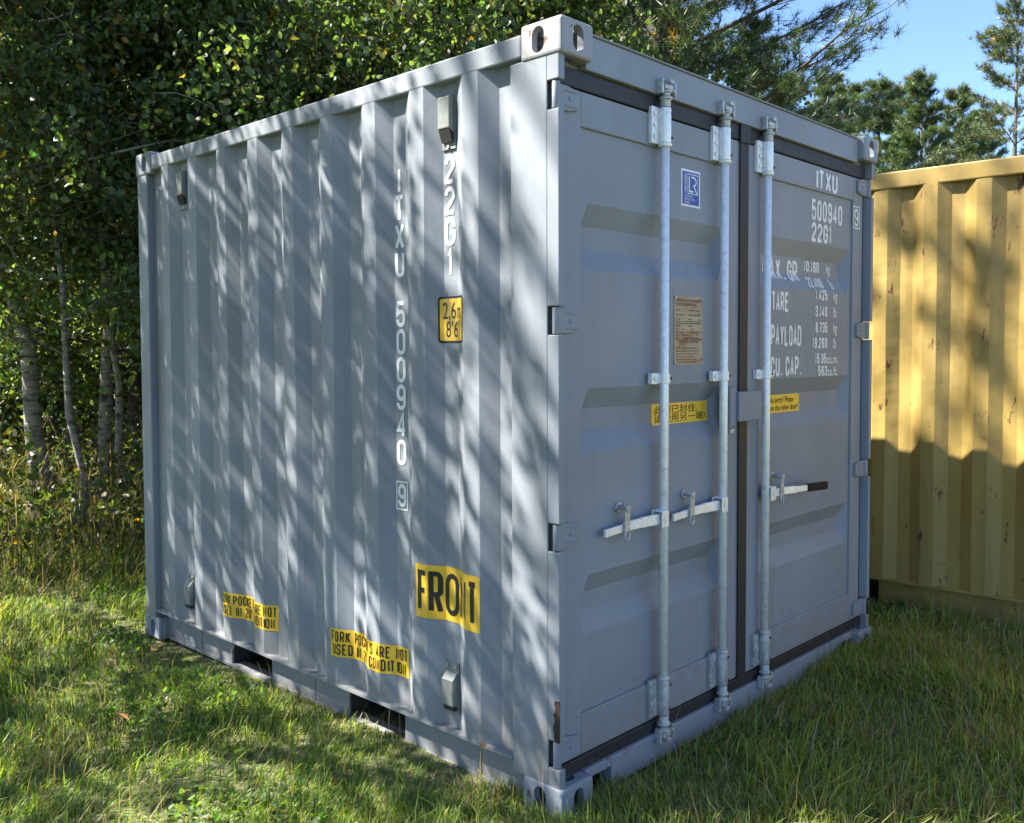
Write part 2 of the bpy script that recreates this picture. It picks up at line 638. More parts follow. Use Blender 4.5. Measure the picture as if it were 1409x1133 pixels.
REC = [(2.033, 1.961, 1.885, 1.812), (1.411, 1.340, 1.266, 1.192), (0.775, 0.705, 0.640, 0.572)]   # door corrugations: top, dark end, flat end, bottom
DZ, DY = [], []
PY, PD = 0.062, 0.040
for a, b, c, d in sorted(REC, key=lambda q: q[3]):
    DZ += [d, c, b, a]
    DY += [0, PD, PD, 0]


def door_y(z):
    return PY + float(np.interp(z, DZ, DY))


def lay(polys, place, axis, breaks, off, name, mat, parent):
    """cut flat polygons along the folds of a sheet and lay them onto it"""
    mb = MB()
    for k, one in enumerate(polys):
        for pg, li in split([one], axis, breaks):
            mb.add([place(a, b, off + 0.00025 * li + 0.00004 * (k % 14)) for a, b in pg], [tuple(range(len(pg)))])
    o = mb.build(name, mat, parent, fix=False)
    if name in ('small_print', 'lettering_frame', 'emblem'):
        o['kind'] = 'stuff'
    return o


def put_side(polys, y0, z0, off, name, mat, parent):
    """polygons in (s to the right, t up) laid onto the corrugated side, s = y0 - y"""
    for p in letters(polys):
        r = lay([([(y0 - a, z0 + b) for a, b in pg], li) for pg, li in p], lambda y, z, e: (side_x(y, z) - e, y, z), 0, BY, off, name, mat, parent)
    return r


def put_door(polys, x0, z0, off, name, mat, parent, flat=None):
    for p in letters(polys):
        r = lay([([(x0 + a, z0 + b) for a, b in pg], li) for pg, li in p],
                lambda x, z, e: (x, (door_y(z) if flat is None else flat) - e, z), 1, DZ if flat is None else [], off, name, mat, parent)
    return r


def letters(polys):
    """one list of polygons per letter (text_strokes numbers them)"""
    if not isinstance(polys, Text):
        return [polys]
    d = {}
    for pg, li in polys:
        d.setdefault(li // 10, []).append((pg, li % 10))
    return list(d.values())


def rect(wd, ht, r=0.0, x=0.0, y=0.0):
    if r <= 0:
        return [([(x, y), (x + wd, y), (x + wd, y + ht), (x, y + ht)], 0)]
    # rounded rectangle as strips, so that it can be cut along the folds
    out = []
    ys = [0] + [r - r * math.cos(R(a)) for a in (30, 60, 90)]
    xs = [r - r * math.sin(R(a)) for a in (0, 30, 60, 90)]
    for i in range(3):
        out.append(([(x + xs[i], y + ys[i]), (x + wd - xs[i], y + ys[i]), (x + wd - xs[i + 1], y + ys[i + 1]), (x + xs[i + 1], y + ys[i + 1])], 0))
        out.append(([(x + xs[i + 1], y + ht - ys[i + 1]), (x + wd - xs[i + 1], y + ht - ys[i + 1]), (x + wd - xs[i], y + ht - ys[i]), (x + xs[i], y + ht - ys[i])], 0))
    out.append(([(x, y + r), (x + wd, y + r), (x + wd, y + ht - r), (x, y + ht - r)], 0))
    return out


def frame_rect(wd, ht, t):
    return rect(wd, t) + rect(wd, t, y=ht - t) + rect(t, ht - 2 * t, y=t) + rect(t, ht - 2 * t, x=wd - t, y=t)

# ------------------------------------------------------------------ ground
def gnoise(x, y):
    return (np.sin(1.7 * x + 0.6 * y + 1.0) * np.sin(1.3 * y - 0.8 * x + 0.3) + 0.5 * np.sin(4.1 * x - 2.2 * y) * np.sin(3.3 * y + 1.9 * x + 2.0))


def gh(x, y):
    """height of the meadow"""
    x, y = np.asarray(x, float), np.asarray(y, float)
    h = 0.018 * gnoise(x, y) - 0.005
    h = h + 0.035 * np.exp(-(((x - 1.7) / 1.3) ** 2 + ((y + 0.5) / 0.7) ** 2))
    far = np.clip((y - 5.0) / 6.0, 0, 1)
    return h + 0.18 * far * far * (3 - 2 * far)


def axis_pts(lo, hi, step, far):
    a = list(np.arange(lo, hi + 1e-6, step))
    d, x = step, hi
    while x < far:
        d *= 1.35
        x += d
        a.append(x)
    d, x = step, lo
    while x > -far:
        d *= 1.35
        x -= d
        a.insert(0, x)
    return np.array(a)


gx, gy = axis_pts(-4, 8, 0.15, 1200), axis_pts(-4, 14, 0.15, 1200)
XX, YY = np.meshgrid(gx, gy, indexing='ij')
nx, ny = len(gx), len(gy)
V = np.stack([XX.ravel(), YY.ravel(), gh(XX, YY).ravel()], 1)
ii, jj = np.meshgrid(np.arange(nx - 1), np.arange(ny - 1), indexing='ij')
a = (ii * ny + jj).ravel()
F = np.stack([a, a + ny, a + ny + 1, a + 1], 1)
ground = link('ground', np_mesh('ground', V, F, M['ground'], smooth=True))
tag(ground, kind='structure')

# ------------------------------------------------------------------ grey shipping container
W_, L_, H_ = 2.438, 2.991, 2.591
box = empty('shipping_container', (0, 0, 0))
tag(box, 'blue-grey steel shipping container with galvanised door rods standing in the grass', 'container')


def stadium(cx, cy, w, h, n=10):
    pts = []
    if h >= w:
        r, d = w / 2, (h - w) / 2
        for k in range(n + 1):
            t = math.pi * k / n
            pts.append((cx + r * math.cos(t), cy + d + r * math.sin(t)))
        for k in range(n + 1):
            t = math.pi + math.pi * k / n
            pts.append((cx + r * math.cos(t), cy - d + r * math.sin(t)))
    else:
        r, d = h / 2, (w - h) / 2
        for k in range(n + 1):
            t = -math.pi / 2 + math.pi * k / n
            pts.append((cx + d + r * math.cos(t), cy + r * math.sin(t)))
        for k in range(n + 1):
            t = math.pi / 2 + math.pi * k / n
            pts.append((cx - d + r * math.cos(t), cy + r * math.sin(t)))
    return pts


def make_casting():
    o = MB().box(0, .162, 0, .178, 0, .118).build('casting', None)
    cuts = [MB().box(.026, .15, .026, .166, .024, .094).build('cut', None),
            MB().prism(stadium(.100, .059, .052, .084), 0, -.05, .08).build('cut', None),
            MB().prism(stadium(.082, .059, .052, .084), 1, -.05, .08).build('cut', None),
            MB().prism(stadium(.085, .09, .062, .12), 2, -.05, .2).build('cut', None)]
    bv = o.modifiers.new('bevel', 'BEVEL')
    bv.width, bv.segments = .012, 3
    for c in cuts:
        md = o.modifiers.new('cut', 'BOOLEAN')
        md.operation, md.object, md.solver = 'DIFFERENCE', c, 'EXACT'
    dg = bpy.context.evaluated_depsgraph_get()
    me = bpy.data.meshes.new_from_object(o.evaluated_get(dg))
    V = np.array([v.co[:] for v in me.vertices])
    F = [tuple(p.vertices) for p in me.polygons]
    for c in cuts + [o]:
        bpy.data.objects.remove(c)
    bpy.data.meshes.remove(me)
    return V, F


CV, CF = make_casting()


def casting(parent, mat, L, ex, ey, ez, name='corner_casting'):
    V = CV.copy()
    e = 0.005
    V[:, 0] = V[:, 0] - e if not ex else W_ - V[:, 0] + e
    V[:, 1] = V[:, 1] - e if not ey else L - V[:, 1] + e
    V[:, 2] = V[:, 2] if not ez else H_ - V[:, 2]
    return MB().add(V, CF).build(name, mat, parent)


for ex in (0, 1):
    for ey in (0, 1):
        for ez in (0, 1):
            c = casting(box, M['casting_rust'] if (ex, ey, ez) == (0, 0, 1) else M['grey_worn'], L_, ex, ey, ez)
            if (ex, ey, ez) == (0, 0, 1):
                c['label'] = 'scuffed corner casting with rust along its top edge'


def corr_panel(name, mat, parent, breaks, z0, z1, xsign=1, x0=0.0, nz=26, amp=0.0012, seed=1):
    """vertical corrugated sheet along y, slightly uneven as rolled steel is"""
    ys, ds = [], []
    for (ya, da), (yb, db) in zip(breaks[:-1], breaks[1:]):
        for k in range(2):
            ys.append(ya + (yb - ya) * k / 2)
            ds.append(da + (db - da) * k / 2)
    ys.append(breaks[-1][0])
    ds.append(breaks[-1][1])
    ys, ds = np.array(ys), np.array(ds)
    zs = np.linspace(z0, z1, nz + 1)
    Y, Z = np.meshgrid(ys, zs, indexing='ij')
    D = np.repeat(ds[:, None], nz + 1, 1)
    D = D + amp * wob(Y, Z, seed)
    X = x0 + xsign * D
    V = np.stack([X.ravel(), Y.ravel(), Z.ravel()], 1)
    n1 = nz + 1
    I, J = np.meshgrid(np.arange(len(ys) - 1), np.arange(nz), indexing='ij')
    a = (I * n1 + J).ravel()
    F = np.stack([a, a + 1, a + n1 + 1, a + n1], 1)
    if xsign < 0:
        F = F[:, ::-1]
    return link(name, np_mesh(name, V, F, mat), parent=parent)


corr_panel('side_panel', M['grey'], box, BR, 0.163, 2.50)
corr_panel('side_panel', M['grey'], box, BR, 0.163, 2.50, -1, W_, seed=3)
# end wall far from the doors
bm_ = MB()
for i in range(8):
    x = 0.12 + i * 0.275
    bm_.prism([(x, 2.93), (x + .07, 2.93), (x + .14, 2.975), (x + .21, 2.975), (x + .275, 2.93), (x + .275, 2.90), (x, 2.90)], 2, 0.163, 2.50)
bm_.build('end_panel', M['grey'], box)

HZ = [2.35, 1.635, 0.935, 0.222]
HH = 0.046


def mirror(mb):
    mb.v = [(W_ - x, y, z) for x, y, z in mb.v]
    return mb


for side in (0, 1):
    p = MB()
    p.box(0, .006, .062, .222, .113, 2.478)
    zs = [.113]
    for h in sorted(HZ):
        zs += [h - HH, h + HH]
    zs.append(2.478)
    for i in range(0, len(zs), 2):
        p.box(0, .030, .012, .062, zs[i], zs[i + 1])
    p.box(.040, .075, .075, .21, .113, 2.478)
    if side:
        mirror(p)
    post = p.build('corner_post', M['grey'], box, bevel=.004)
    q = MB()
    q.box(0, .10, 2.875, 2.986, .113, 2.478)
    if side:
        mirror(q)
    q.build('corner_post', M['grey'], box, bevel=.006)
    # rails
    t = MB().box(-.002 if not side else 0, .06, .173, 2.818, 2.492, 2.566)
    if side:
        mirror(t)
    t.build('top_side_rail', M['grey_worn'], box, bevel=.006)
    b = MB()
    b.box(-.003, .060, .224, 2.874, .152, .163)
    segs = [(.173, .845), (1.21, 1.797), (2.155, 2.818)]
    for y0, y1 in segs:
        b.box(.046, .056, y0, y1, .020, .152)
    b.box(.040, .110, .173, 2.818, .006, .020)
    for y in (.42, 1.45, 2.45):
        b.box(.0425, .046, y, y + .006, .022, .150)
    if side:
        mirror(b)
    b.build('bottom_side_rail', M['rail'], box)
for y0, y1 in ((.845, 1.21), (1.797, 2.155)):
    f = MB()
    f.box(.056, W_ - .056, y0 - .006, y0, .020, .150)
    f.box(.056, W_ - .056, y1, y1 + .006, .020, .150)
    f.box(.061, W_ - .061, y0, y1, .140, .148)
    f.box(1.1, 1.12, y0, y1, .021, .139)
    f.build('fork_pocket', M['dark'], box)
# roof sheet, floor
rf = MB().box(.061, W_ - .061, .091, 2.90, 2.535, 2.558)
for i in range(10):
    y = .22 + i * .265
    rf.prism([(y, 2.5585), (y + .14, 2.5585), (y + .11, 2.572), (y + .03, 2.572)], 0, .12, W_ - .12)
rf.build('roof_panel', M['grey_worn'], box)
MB().box(.061, W_ - .061, .091, 2.89, .152, .17).build('floor_deck', M['dark'], box)

# header and sill
h = MB().box(.158, W_ - .158, .030, .090, 2.459, 2.572)
h.box(.160, W_ - .160, .022, .10, 2.5725, 2.579)
h.box(.031, .157, .064, .090, 2.459, 2.480).box(W_ - .157, W_ - .031, .064, .090, 2.459, 2.480)
h.build('header_beam', M['grey'], box, bevel=.003)
s_ = MB().box(.30, W_ - .30, .032, .090, .015, .121)
s_.box(.158, .2995, .032, .090, .088, .121).box(W_ - .2995, W_ - .158, .032, .090, .088, .121)
s_.box(.031, .157, .060, .090, .10, .121).box(W_ - .157, W_ - .031, .060, .090, .10, .121)
s_.build('sill_beam', M['grey_worn'], box, bevel=.004)

# door leaves
for side in (0, 1):
    x0, xa, xb, x1 = .047, .158, 1.088, 1.186
    leaf = MB()
    leaf.box(x0, xa, .050, .082, .170, 2.392)
    leaf.box(xb, x1, .050, .082, .170, 2.392)
    leaf.box(xa, xb, .0505, .082, 2.277, 2.392)
    leaf.box(xa, xb, .0505, .082, .170, .310)
    if side:
        mirror(leaf)
    lf = leaf.build('door_leaf', M['grey'], box, bevel=.004)
    # pressed panel with three recesses
    xs = [xa, xa + .012, xa + .05, .35, .62, .88, xb - .06, xb - .022, xb]
    zs = [.310] + DZ + [2.277]
    zs = sorted(set(zs + [.44, .98, 1.1, 1.5, 1.65, 2.15]))
    ex = {0: 0, 1: 0, len(xs) - 1: 0, len(xs) - 2: 0}
    pv, pf = [], []
    for i, x in enumerate(xs):
        for z in zs:
            d = (door_y(z) - PY) * ex.get(i, 1)
            pv.append((x, PY + d + .0006 * math.sin(x * 5 + z * 3.1) * math.sin(z * 4.7 + x), z))
    nz = len(zs)
    for i in range(len(xs) - 1):
        for j in range(nz - 1):
            pf.append((i * nz + j, (i + 1) * nz + j, (i + 1) * nz + j + 1, i * nz + j + 1))
    pm = MB().add(pv, pf)
    if side:
        mirror(pm)
        pm.f = [f[::-1] for f in pm.f]
    pm.build('door_panel', M['grey'], lf, fix=False)
    for hz in HZ:
        hg = MB()
        hg.tube([(.016, .036, hz - .043), (.016, .036, hz + .043)], .0135, 14)
        hg.prism([(.016, hz - .040), (.075, hz - .040), (.128, hz - .030), (.128, hz + .030), (.075, hz + .040), (.016, hz + .040)], 1, .036, .0495)
        hg.box(.06, .118, .033, .036, hz + .022, hz + .027)
        hg.box(.06, .118, .033, .036, hz - .027, hz - .022)
        hg.tube([(.085, .0365, hz), (.085, .032, hz)], .007, 8)
        if side:
            mirror(hg)
        hg.build('hinge', M['grey_worn'] if hz < .5 else M['grey'], lf, bevel=.002)
    # post notch backing
    g = MB().box(.031, .0465, .055, .066, .125, 2.455)
    if side:
        mirror(g)
    g.build('door_gasket', M['rubber'], box)
g = MB().box(.033, W_ - .033, .046, .058, 2.396, 2.456)
g.box(1.165, 1.245, .036, .0455, 2.385, 2.470)
g.build('door_gasket', M['rubber'], box, bevel=.004)
MB().box(.033, W_ - .033, .044, .058, .124, .168).build('door_gasket', M['rubber'], box, bevel=.004)
gc = MB().prism([(1.176, .0495), (1.170, .041), (1.236, .041), (1.232, .0495)], 2, .170, 2.384)
gc.build('door_gasket', M['rubber'], box)


def bolt(mb, x, y, z, r=.008, h=.007):
    """bolt head pointing to -y"""
    mb.tube([(x, y, z), (x, y - h, z)], r, 8)


def lock_rod(xc, hdir):
    rod = MB().tube([(xc, .020, .215), (xc, .020, 2.42)], .0168, 18).build('lock_rod', M['galv'], box)
    for top in (1, 0):
        za, zb = (2.285, 2.412) if top else (.190, .322)
        br = MB()
        br.lathe_z(xc, .020, [(za, .0215), (za + .006, .0225), (zb - .006, .0225), (zb, .0215)], 20)
        br.lathe_z(xc, .020, [(za - .012, .024), (za - .001, .026)] if top else [(zb + .001, .026), (zb + .014, .024)], 18)
        br.box(xc - .062, xc - .016, .034, .0495, za - .002, zb + .002)
        br.box(xc + .018, xc + .030, .030, .0495, za, zb)
        for zz in (za + .022, (za + zb) / 2, zb - .022):
            bolt(br, xc - .046, .034, zz, .0075)
        br.build('rod_bracket', M['galv'] if top else M['galv_dull'], rod, bevel=.0015)
        for zz in (za + .02, zb - .02):
            MB().tube([(xc + .014, .003, zz), (xc + .017, -.0035, zz)], .0045, 8).build('rivet', M['black'], rod)
        sg = 1 if top else -1
        z0 = zb if top else za
        cm = MB()
        pr = [(z0 + sg * .001, .019), (z0 + sg * .028, .019), (z0 + sg * .029, .025), (z0 + sg * .040, .025), (z0 + sg * .041, .017), (z0 + sg * .052, .017), (z0 + sg * .053, .024), (z0 + sg * .062, .024)]
        cm.lathe_z(xc, .018, pr if top else pr[::-1], 16)
        cm.box(xc - .024, xc + .024, .0, .028, min(z0 + sg * .063, z0 + sg * .082), max(z0 + sg * .063, z0 + sg * .082))
        cm.box(xc - .010, xc + .014, -.012, .024, min(z0 + sg * .0825, z0 + sg * .098), max(z0 + sg * .0825, z0 + sg * .098))
        cm.tube([(xc + .026, .006, z0 + sg * .058), (xc + .040, .006, z0 + sg * .074)], .009, 10)
        cm.build('cam', M['galv_dull'], rod, bevel=.003)
        a_, b_ = sorted((z0 + sg * .046, z0 + sg * .100))
        for u, v in ((-.040, -.027), (.041, .052)):
            MB().box(xc + u, xc + v, .004, .0315, a_, b_).build('cam_keeper', M['galv_dull'], box, bevel=.004)
    for zz in (1.436,):
        gd = MB()
        gd.box(xc - .062, xc - .018, .030, .0495, zz - .020, zz + .020)
        pts = [(xc - .020, .042), (xc - .020, .012)] + [(xc + .0215 * math.cos(R(a)), .020 + .0215 * math.sin(R(a))) for a in (205, 240, 270, 300, 340)] + [(xc + .024, .042)]
        gd.prism(pts, 2, zz - .018, zz + .018)
        bolt(gd, xc - .046, .030, zz)
        gd.build('rod_guide', M['galv'], rod, bevel=.0015)
        hb = MB()
        hb.tube([(xc + .0185, .006, zz), (xc + .022, .001, zz)], .0045, 8)
        hb.build('rivet', M['black'], rod)
    # handle
    zh = .925
    hd = MB()
    s = hdir
    lo, hi = sorted((xc + s * .004, xc + s * .046))
    hd.box(lo, hi, -.006, -.0005, zh - .030, zh + .030)
    hd.box(lo, hi, .038, .043, zh - .030, zh + .030)
    hd.box(lo, hi, -.0004, .0379, zh + .025, zh + .030)
    bolt(hd, xc + s * .028, -.006, zh, .010, .004)
    if s < 0:
        hd.bar((xc - .030, .016, zh), (xc - .135, .026, zh - .002), .014, .038)
        hd.bar((xc - .135, .026, zh - .002), (xc - .225, .034, zh - .006), .014, .034)
        hd.bar((xc - .225, .034, zh - .008), (xc - .340, .030, zh - .013), .012, .027)
    else:
        hd.bar((xc + .030, .014, zh - .003), (xc + .150, .022, zh - .005), .014, .034)
        hd.bar((xc + .150, .022, zh - .004), (xc + .235, .000, zh - .005), .014, .032)
        hd.bar((xc + .235, .000, zh - .005), (xc + .330, -.014, zh - .006), .012, .026)
    ho = hd.build('handle', M['galv'], rod, bevel=.0025)
    if s > 0:
        gr = MB().bar((xc + .315, -.0118, zh - .006), (xc + .475, -.032, zh - .009), .020, .036).build('grip', M['grip'], rod, bevel=.005)
        gr['label'] = 'black rubber grip on the handle end'
    # catch that holds the handle
    xk = xc + s * (.225 if s < 0 else .125)
    ct = MB()
    yo = .026 if s < 0 else .014
    ct.tube([(xk, .0615, zh + .062), (xk, .054, zh + .062)], .018, 12)
    ct.box(xk - .015, xk + .015, yo - .009, yo - .004, zh - .020, zh + .060)
    ct.tube([(xk, yo - .003, zh + .062), (xk, yo - .014, zh + .062)], .013, 12)
    ct.tube([(xk, .0538, zh + .062), (xk, yo - .003, zh + .062)], .009, 10)
    ct.tube([(xk - .012, yo + .004, zh + .070), (xk + .014, yo + .002, zh + .056)], .010, 10)
    ring = [(xk + .012 * math.cos(R(a)), yo - .006, zh - .034 + .019 * math.sin(R(a))) for a in range(0, 361, 30)]
    ct.tube(ring, .0042, 8, cap=False)
    ct.build('handle_catch', M['galv_dull'], box, bevel=.0015)
    return rod


lock_rod(.598, -1)
lock_rod(1.012, -1)
lock_rod(1.358, 1)

# lock box over the door joint
lb = MB()
lb.box(1.040, 1.046, .006, .0495, 1.225, 1.392)
lb.box(1.0465, 1.087, .006, .014, 1.235, 1.392)
lb.box(1.0465, 1.087, .0145, .0495, 1.385, 1.392)
lb.build('lock_box_bracket', M['grey'], box, bevel=.002)
lb = MB().box(1.090, 1.270, -.006, .000, 1.250, 1.369)
lb.box(1.090, 1.096, .0005, .040, 1.250, 1.369).box(1.264, 1.270, .0005, .040, 1.250, 1.369).box(1.0965, 1.2635, .0005, .040, 1.363, 1.369)
lb.tube([(1.270, .012, 1.33), (1.277, .012, 1.33)], .008, 10)
lb.build('lock_box', M['grey'], box, bevel=.003)
# scraped, rusty strip low on the post edge
rs = random.Random(3)
zz = [.268 + .0125 * k for k in range(12)]
pts = [(rs.uniform(.034, .044) - .010 * abs(k - 4) / 8, z) for k, z in enumerate(zz)] + [(.0105, z) for z in zz[::-1]]
o = MB().prism(pts, 0, -.0012, .0004).build('rust_patch', M['rust'], box)
o['label'] = 'scraped rusty strip low on the corner post edge'
MB().box(1.052, 1.084, .010, .038, 1.203, 1.222).build('padlock_shackle', M['galv_dull'], box, bevel=.003)

# ventilators in the recesses of the side
for yc in (.556, 2.531):
    for low in (0, 1):
        z0, z1 = (.215, .405) if low else (2.258, 2.452)
        b = MB().box(.030, .0345, yc - .036, yc + .036, z0, z1)
        vb = b.build('ventilator', M['vent'], box, bevel=.001)
        body = MB()
        if low:
            body.prism([(.0295, z0 + .028), (.004, z0 + .034), (.004, z1 - .062), (.0295, z1 - .035)], 1, yc - .030, yc + .030)
        else:
            body.prism([(.0295, z0 + .055), (.004, z0 + .072), (.004, z1 - .012), (.0295, z1 - .004)], 1, yc - .030, yc + .030)
        body.build('vent_hood', M['vent'], vb, bevel=.003)
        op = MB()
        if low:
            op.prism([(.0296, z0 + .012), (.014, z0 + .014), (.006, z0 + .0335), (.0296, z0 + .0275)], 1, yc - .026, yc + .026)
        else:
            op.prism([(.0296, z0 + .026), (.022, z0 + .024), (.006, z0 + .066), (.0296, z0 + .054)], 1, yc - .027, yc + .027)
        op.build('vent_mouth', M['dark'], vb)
        for yy, zz in ((-.022, z1 - .016), (.022, z1 - .016), (0, z0 + .010)):
            MB().tube([(.030, yc + yy, zz), (.025, yc + yy, zz)], .006, 8).build('bolt', M['galv_dull'], vb)

# ---- lettering and stickers, side
def side_char(c, yc, zc_top, h, w, t, name='letter'):
    pl, tot = text_strokes(c, h, w, 0, t)
    return put_side(pl, yc + tot / 2, zc_top - h, .0016, name, M['white'], box)


zt = 2.236
for c in 'ITXU':
    side_char(c, .838, zt, .100, .054, .0155)
    zt -= .1055
zt = 1.730
for c in '500940':
    side_char(c, .838, zt, .0995, .054, .0155)
    zt -= .1058
side_char('9', .838, 1.030, .090, .048, .0140)
put_side(frame_rect(.068, .112, .006), .872, .928, .0016, 'lettering_frame', M['white'], box)
zt = 2.238
for c in '22G1':
    side_char(c, .556, zt, .100, .055, .0155)
    zt -= .1105
st = put_side(rect(.148, .168, .012), .612, 1.568, .0012, 'height_sticker', M['black'], box)
put_side(rect(.134, .152, .008), .605, 1.576, .0018, 'sticker_face', M['sticker'], st)
for tx, zz, wd, yy in (("2,6m", 1.655, .112, .595), ("8'6\"", 1.588, .088, .580)):
    put_side(font_polys(tx, h=.060 if ',' not in tx else .070, width=wd), yy, zz - (0.010 if ',' in tx else 0), .0024, 'small_print', M['black'], st)
st = put_side(rect(.338, .200), .716, .550, .0012, 'front_sticker', M['sticker'], box)
st['label'] = 'yellow sticker reading FRONT'
for c, ya, yb_, t in (('F', .706, .655, .0195), ('R', .652, .600, .0185), ('O', .592, .520, .0190), ('N', .506, .449, .0150), ('T', .443, .392, .0195)):
    pl, _ = text_strokes(c, .156, ya - yb_, 0, t)
    put_side(pl, ya, .572, .0020, 'letter', M['black'], st)
for y0, zz in ((1.267, .277), (2.180, .272)):
    st = put_side(rect(.462, .116), y0, zz, .0012, 'fork_sticker', M['sticker'], box)
    st['label'] = 'yellow sticker about fork pockets in black capitals'
    pl, _ = text_strokes('FORK POCKETS ARE NOT', .046, .0185, .0050, .0062, width=.446)
    put_side(pl, y0 - .008, zz + .062, .0020, 'letter', M['black'], st)
    pl, _ = text_strokes("USED IN 20' CONDITION", .046, .0185, .0050, .0062, width=.428)
    put_side(pl, y0 - .016, zz + .009, .0020, 'letter', M['black'], st)

# ---- lettering and stickers, doors
def door_text(s, x0, z0, h, width, t, w=.05, gap=.012):
    pl, _ = text_strokes(s, h, w, gap, t, width=width)
    return put_door(pl, x0, z0, .0016, 'letter', M['white'], box)


pl, _ = text_strokes('ITXU', .092, .05, .012, .0155, width=.232)
put_door(pl, 1.862, 2.284, .0016, 'letter', M['white'], box, flat=.0505)
door_text('500940', 1.850, 2.141, .098, .325, .0155)
door_text('22G1', 1.850, 2.042, .090, .212, .0155)
pl, tot = text_strokes('9', .088, .050, 0, .0115)
put_door(pl, 2.288, 2.152, .0016, 'letter', M['white'], box, flat=.050)
put_door(frame_rect(.076, .112, .006), 2.275, 2.140, .0016, 'lettering_frame', M['white'], box, flat=.050)
for s, x0, z0, h_, wd in (('MAX. GR', 1.462, 1.850, .098, .326), ('TARE', 1.475, 1.708, .088, .155), ('PAYLOAD', 1.470, 1.556, .094, .285), ('CU. CAP.', 1.470, 1.420, .090, .280)):
    door_text(s, x0, z0, h_, wd, .0150, w=.045, gap=.008)
for s, x1, z0, unit in (('10.160', 2.012, 1.905, 'kg'), ('22.400', 2.012, 1.830, 'lb'), ('1.425', 2.022, 1.772, 'kg'), ('3.140', 2.022, 1.694, 'lb'), ('8.735', 2.024, 1.618, 'kg'), ('19.260', 2.024, 1.545, 'lb')):
    wd = .155 if len(s) == 6 else .125
    pl, _ = text_strokes(s, .052, .026, .0055, .0098, width=wd)
    put_door(pl, x1 - wd, z0, .0016, 'letter', M['white'], box)
    dz = .012 if unit == 'kg' else 0
    put_door(font_polys(unit, h=.062 if unit == 'kg' else .050, width=.042 if unit == 'kg' else .034, bold=.012), 2.088, z0 - dz, .0016, 'small_print', M['white'], box)
for s, u, x0, z0, wd, uw in (('15.95', 'cu.m.', 1.898, 1.472, .120, .118), ('563', 'cu.ft.', 1.932, 1.416, .094, .106)):
    pl, _ = text_strokes(s, .050, .026, .0055, .0098, width=wd)
    put_door(pl, x0, z0 if s != '563' else 1.4135, .0016, 'letter', M['white'], box)
    put_door(font_polys(u, h=.030 if u == 'cu.m.' else .044, width=uw, bold=.012), x0 + wd + .006, z0 if s != '563' else 1.4135, .0016, 'small_print', M['white'], box)

# round class label
lr = put_door(rect(.132, .140), .766, 2.088, .0010, 'class_label', M['white'], box)
lr['label'] = 'blue and white classification label'
put_door(rect(.116, .124), .774, 2.096, .0016, 'label_face', M['blue'], lr)
put_door(frame_rect(.074, .076, .003), .808, 2.137, .0022, 'emblem', M['white'], lr)
em = ribbon([(.012, .066), (.012, .010), (.040, .010)], 0, .0065) + ribbon([(.026, .064), (.046, .064), (.058, .056), (.059, .044), (.050, .034), (.042, .033), (.064, .004)], 0, .0065)
put_door([(p_, 0) for p_ in em], .808, 2.137, .0026, 'emblem', M['white'], lr)
pv = [([(-b_, a_) for a_, b_ in pg], li) for pg, li in font_polys('CERTIFIED', h=.012, width=.074, bold=.02)]
put_door(pv, .800, 2.138, .0022, 'small_print', M['white'], lr)
put_door(font_polys('CONTAINER\nCERTIFICATION\nSCHEME', h=.034, width=.072), .786, 2.099, .0022, 'small_print', M['white'], lr)

# data plate
dp = put_door(rect(.196, .262), .722, 1.484, .0016, 'data_plate', M['plate'], box)
dp['label'] = 'stained aluminium approval plate riveted to the door'
put_door(font_polys('APPROVED FOR TRANSPORT\nUNDER CUSTOMS SEAL', h=.026, width=.168), .736, 1.708, .0024, 'small_print', M['black'], dp)
put_door(font_polys('CSC SAFETY APPROVAL', h=.011, width=.150), .745, 1.566, .0024, 'small_print', M['black'], dp)
rng = random.Random(5)
lines = []
for zz in (1.690, 1.672, 1.655, 1.640, 1.630, 1.617, 1.606, 1.595, 1.584):
    x = .734
    while x < .900:
        ln = rng.uniform(.008, .03)
        if rng.random() < .75:
            lines += rect(min(ln, .905 - x), .0035, x=x, y=zz)
        x += ln + .005
for zz in (1.545, 1.534, 1.523, 1.512, 1.501, 1.492):
    x = .732
    while x < rng.uniform(.84, .905):
        ln = rng.uniform(.006, .02)
        lines += rect(ln, .0032, x=x, y=zz)
        x += ln + .004
lines += rect(.19, .0015, x=.725, y=1.648) + rect(.19, .0015, x=.725, y=1.580)
lines = split(lines, 1, [])
put_door(lines, 0, 0, .0024, 'small_print', M['black'], dp)
for a_, b_ in ((.728, 1.490), (.912, 1.490), (.728, 1.740), (.912, 1.740), (.914, 1.615)):
    MB().tube([(a_, .0612, b_), (a_, .0575, b_)], .0055, 8).build('rivet', M['galv_dull'], dp)

for x0, wd, txt, hh, tw in ((.632, .388, '此门已封住.\n请使用另一端!', .066, .356), (1.500, .318, '! No entry! Please\nfrom the other door!', .062, .296)):
    st = put_door(rect(wd, .080), x0, 1.256, .0012, 'warning_sticker', M['sticker'], box)
    st['label'] = 'yellow warning sticker on the door'
    put_door(font_polys(txt, h=hh, width=tw, bold=.008 if x0 > 1 else .004), x0 + (wd - tw) / 2, 1.256 + (.080 - hh) / 2, .0019, 'small_print', M['black'], st)

# ------------------------------------------------------------------ yellow container
YL = 6.058
yb = empty('shipping_container', (3.255, 1.40, 0.0), R(2.1))
tag(yb, 'faded yellow steel shipping container with rust spots behind the grey one', 'container')
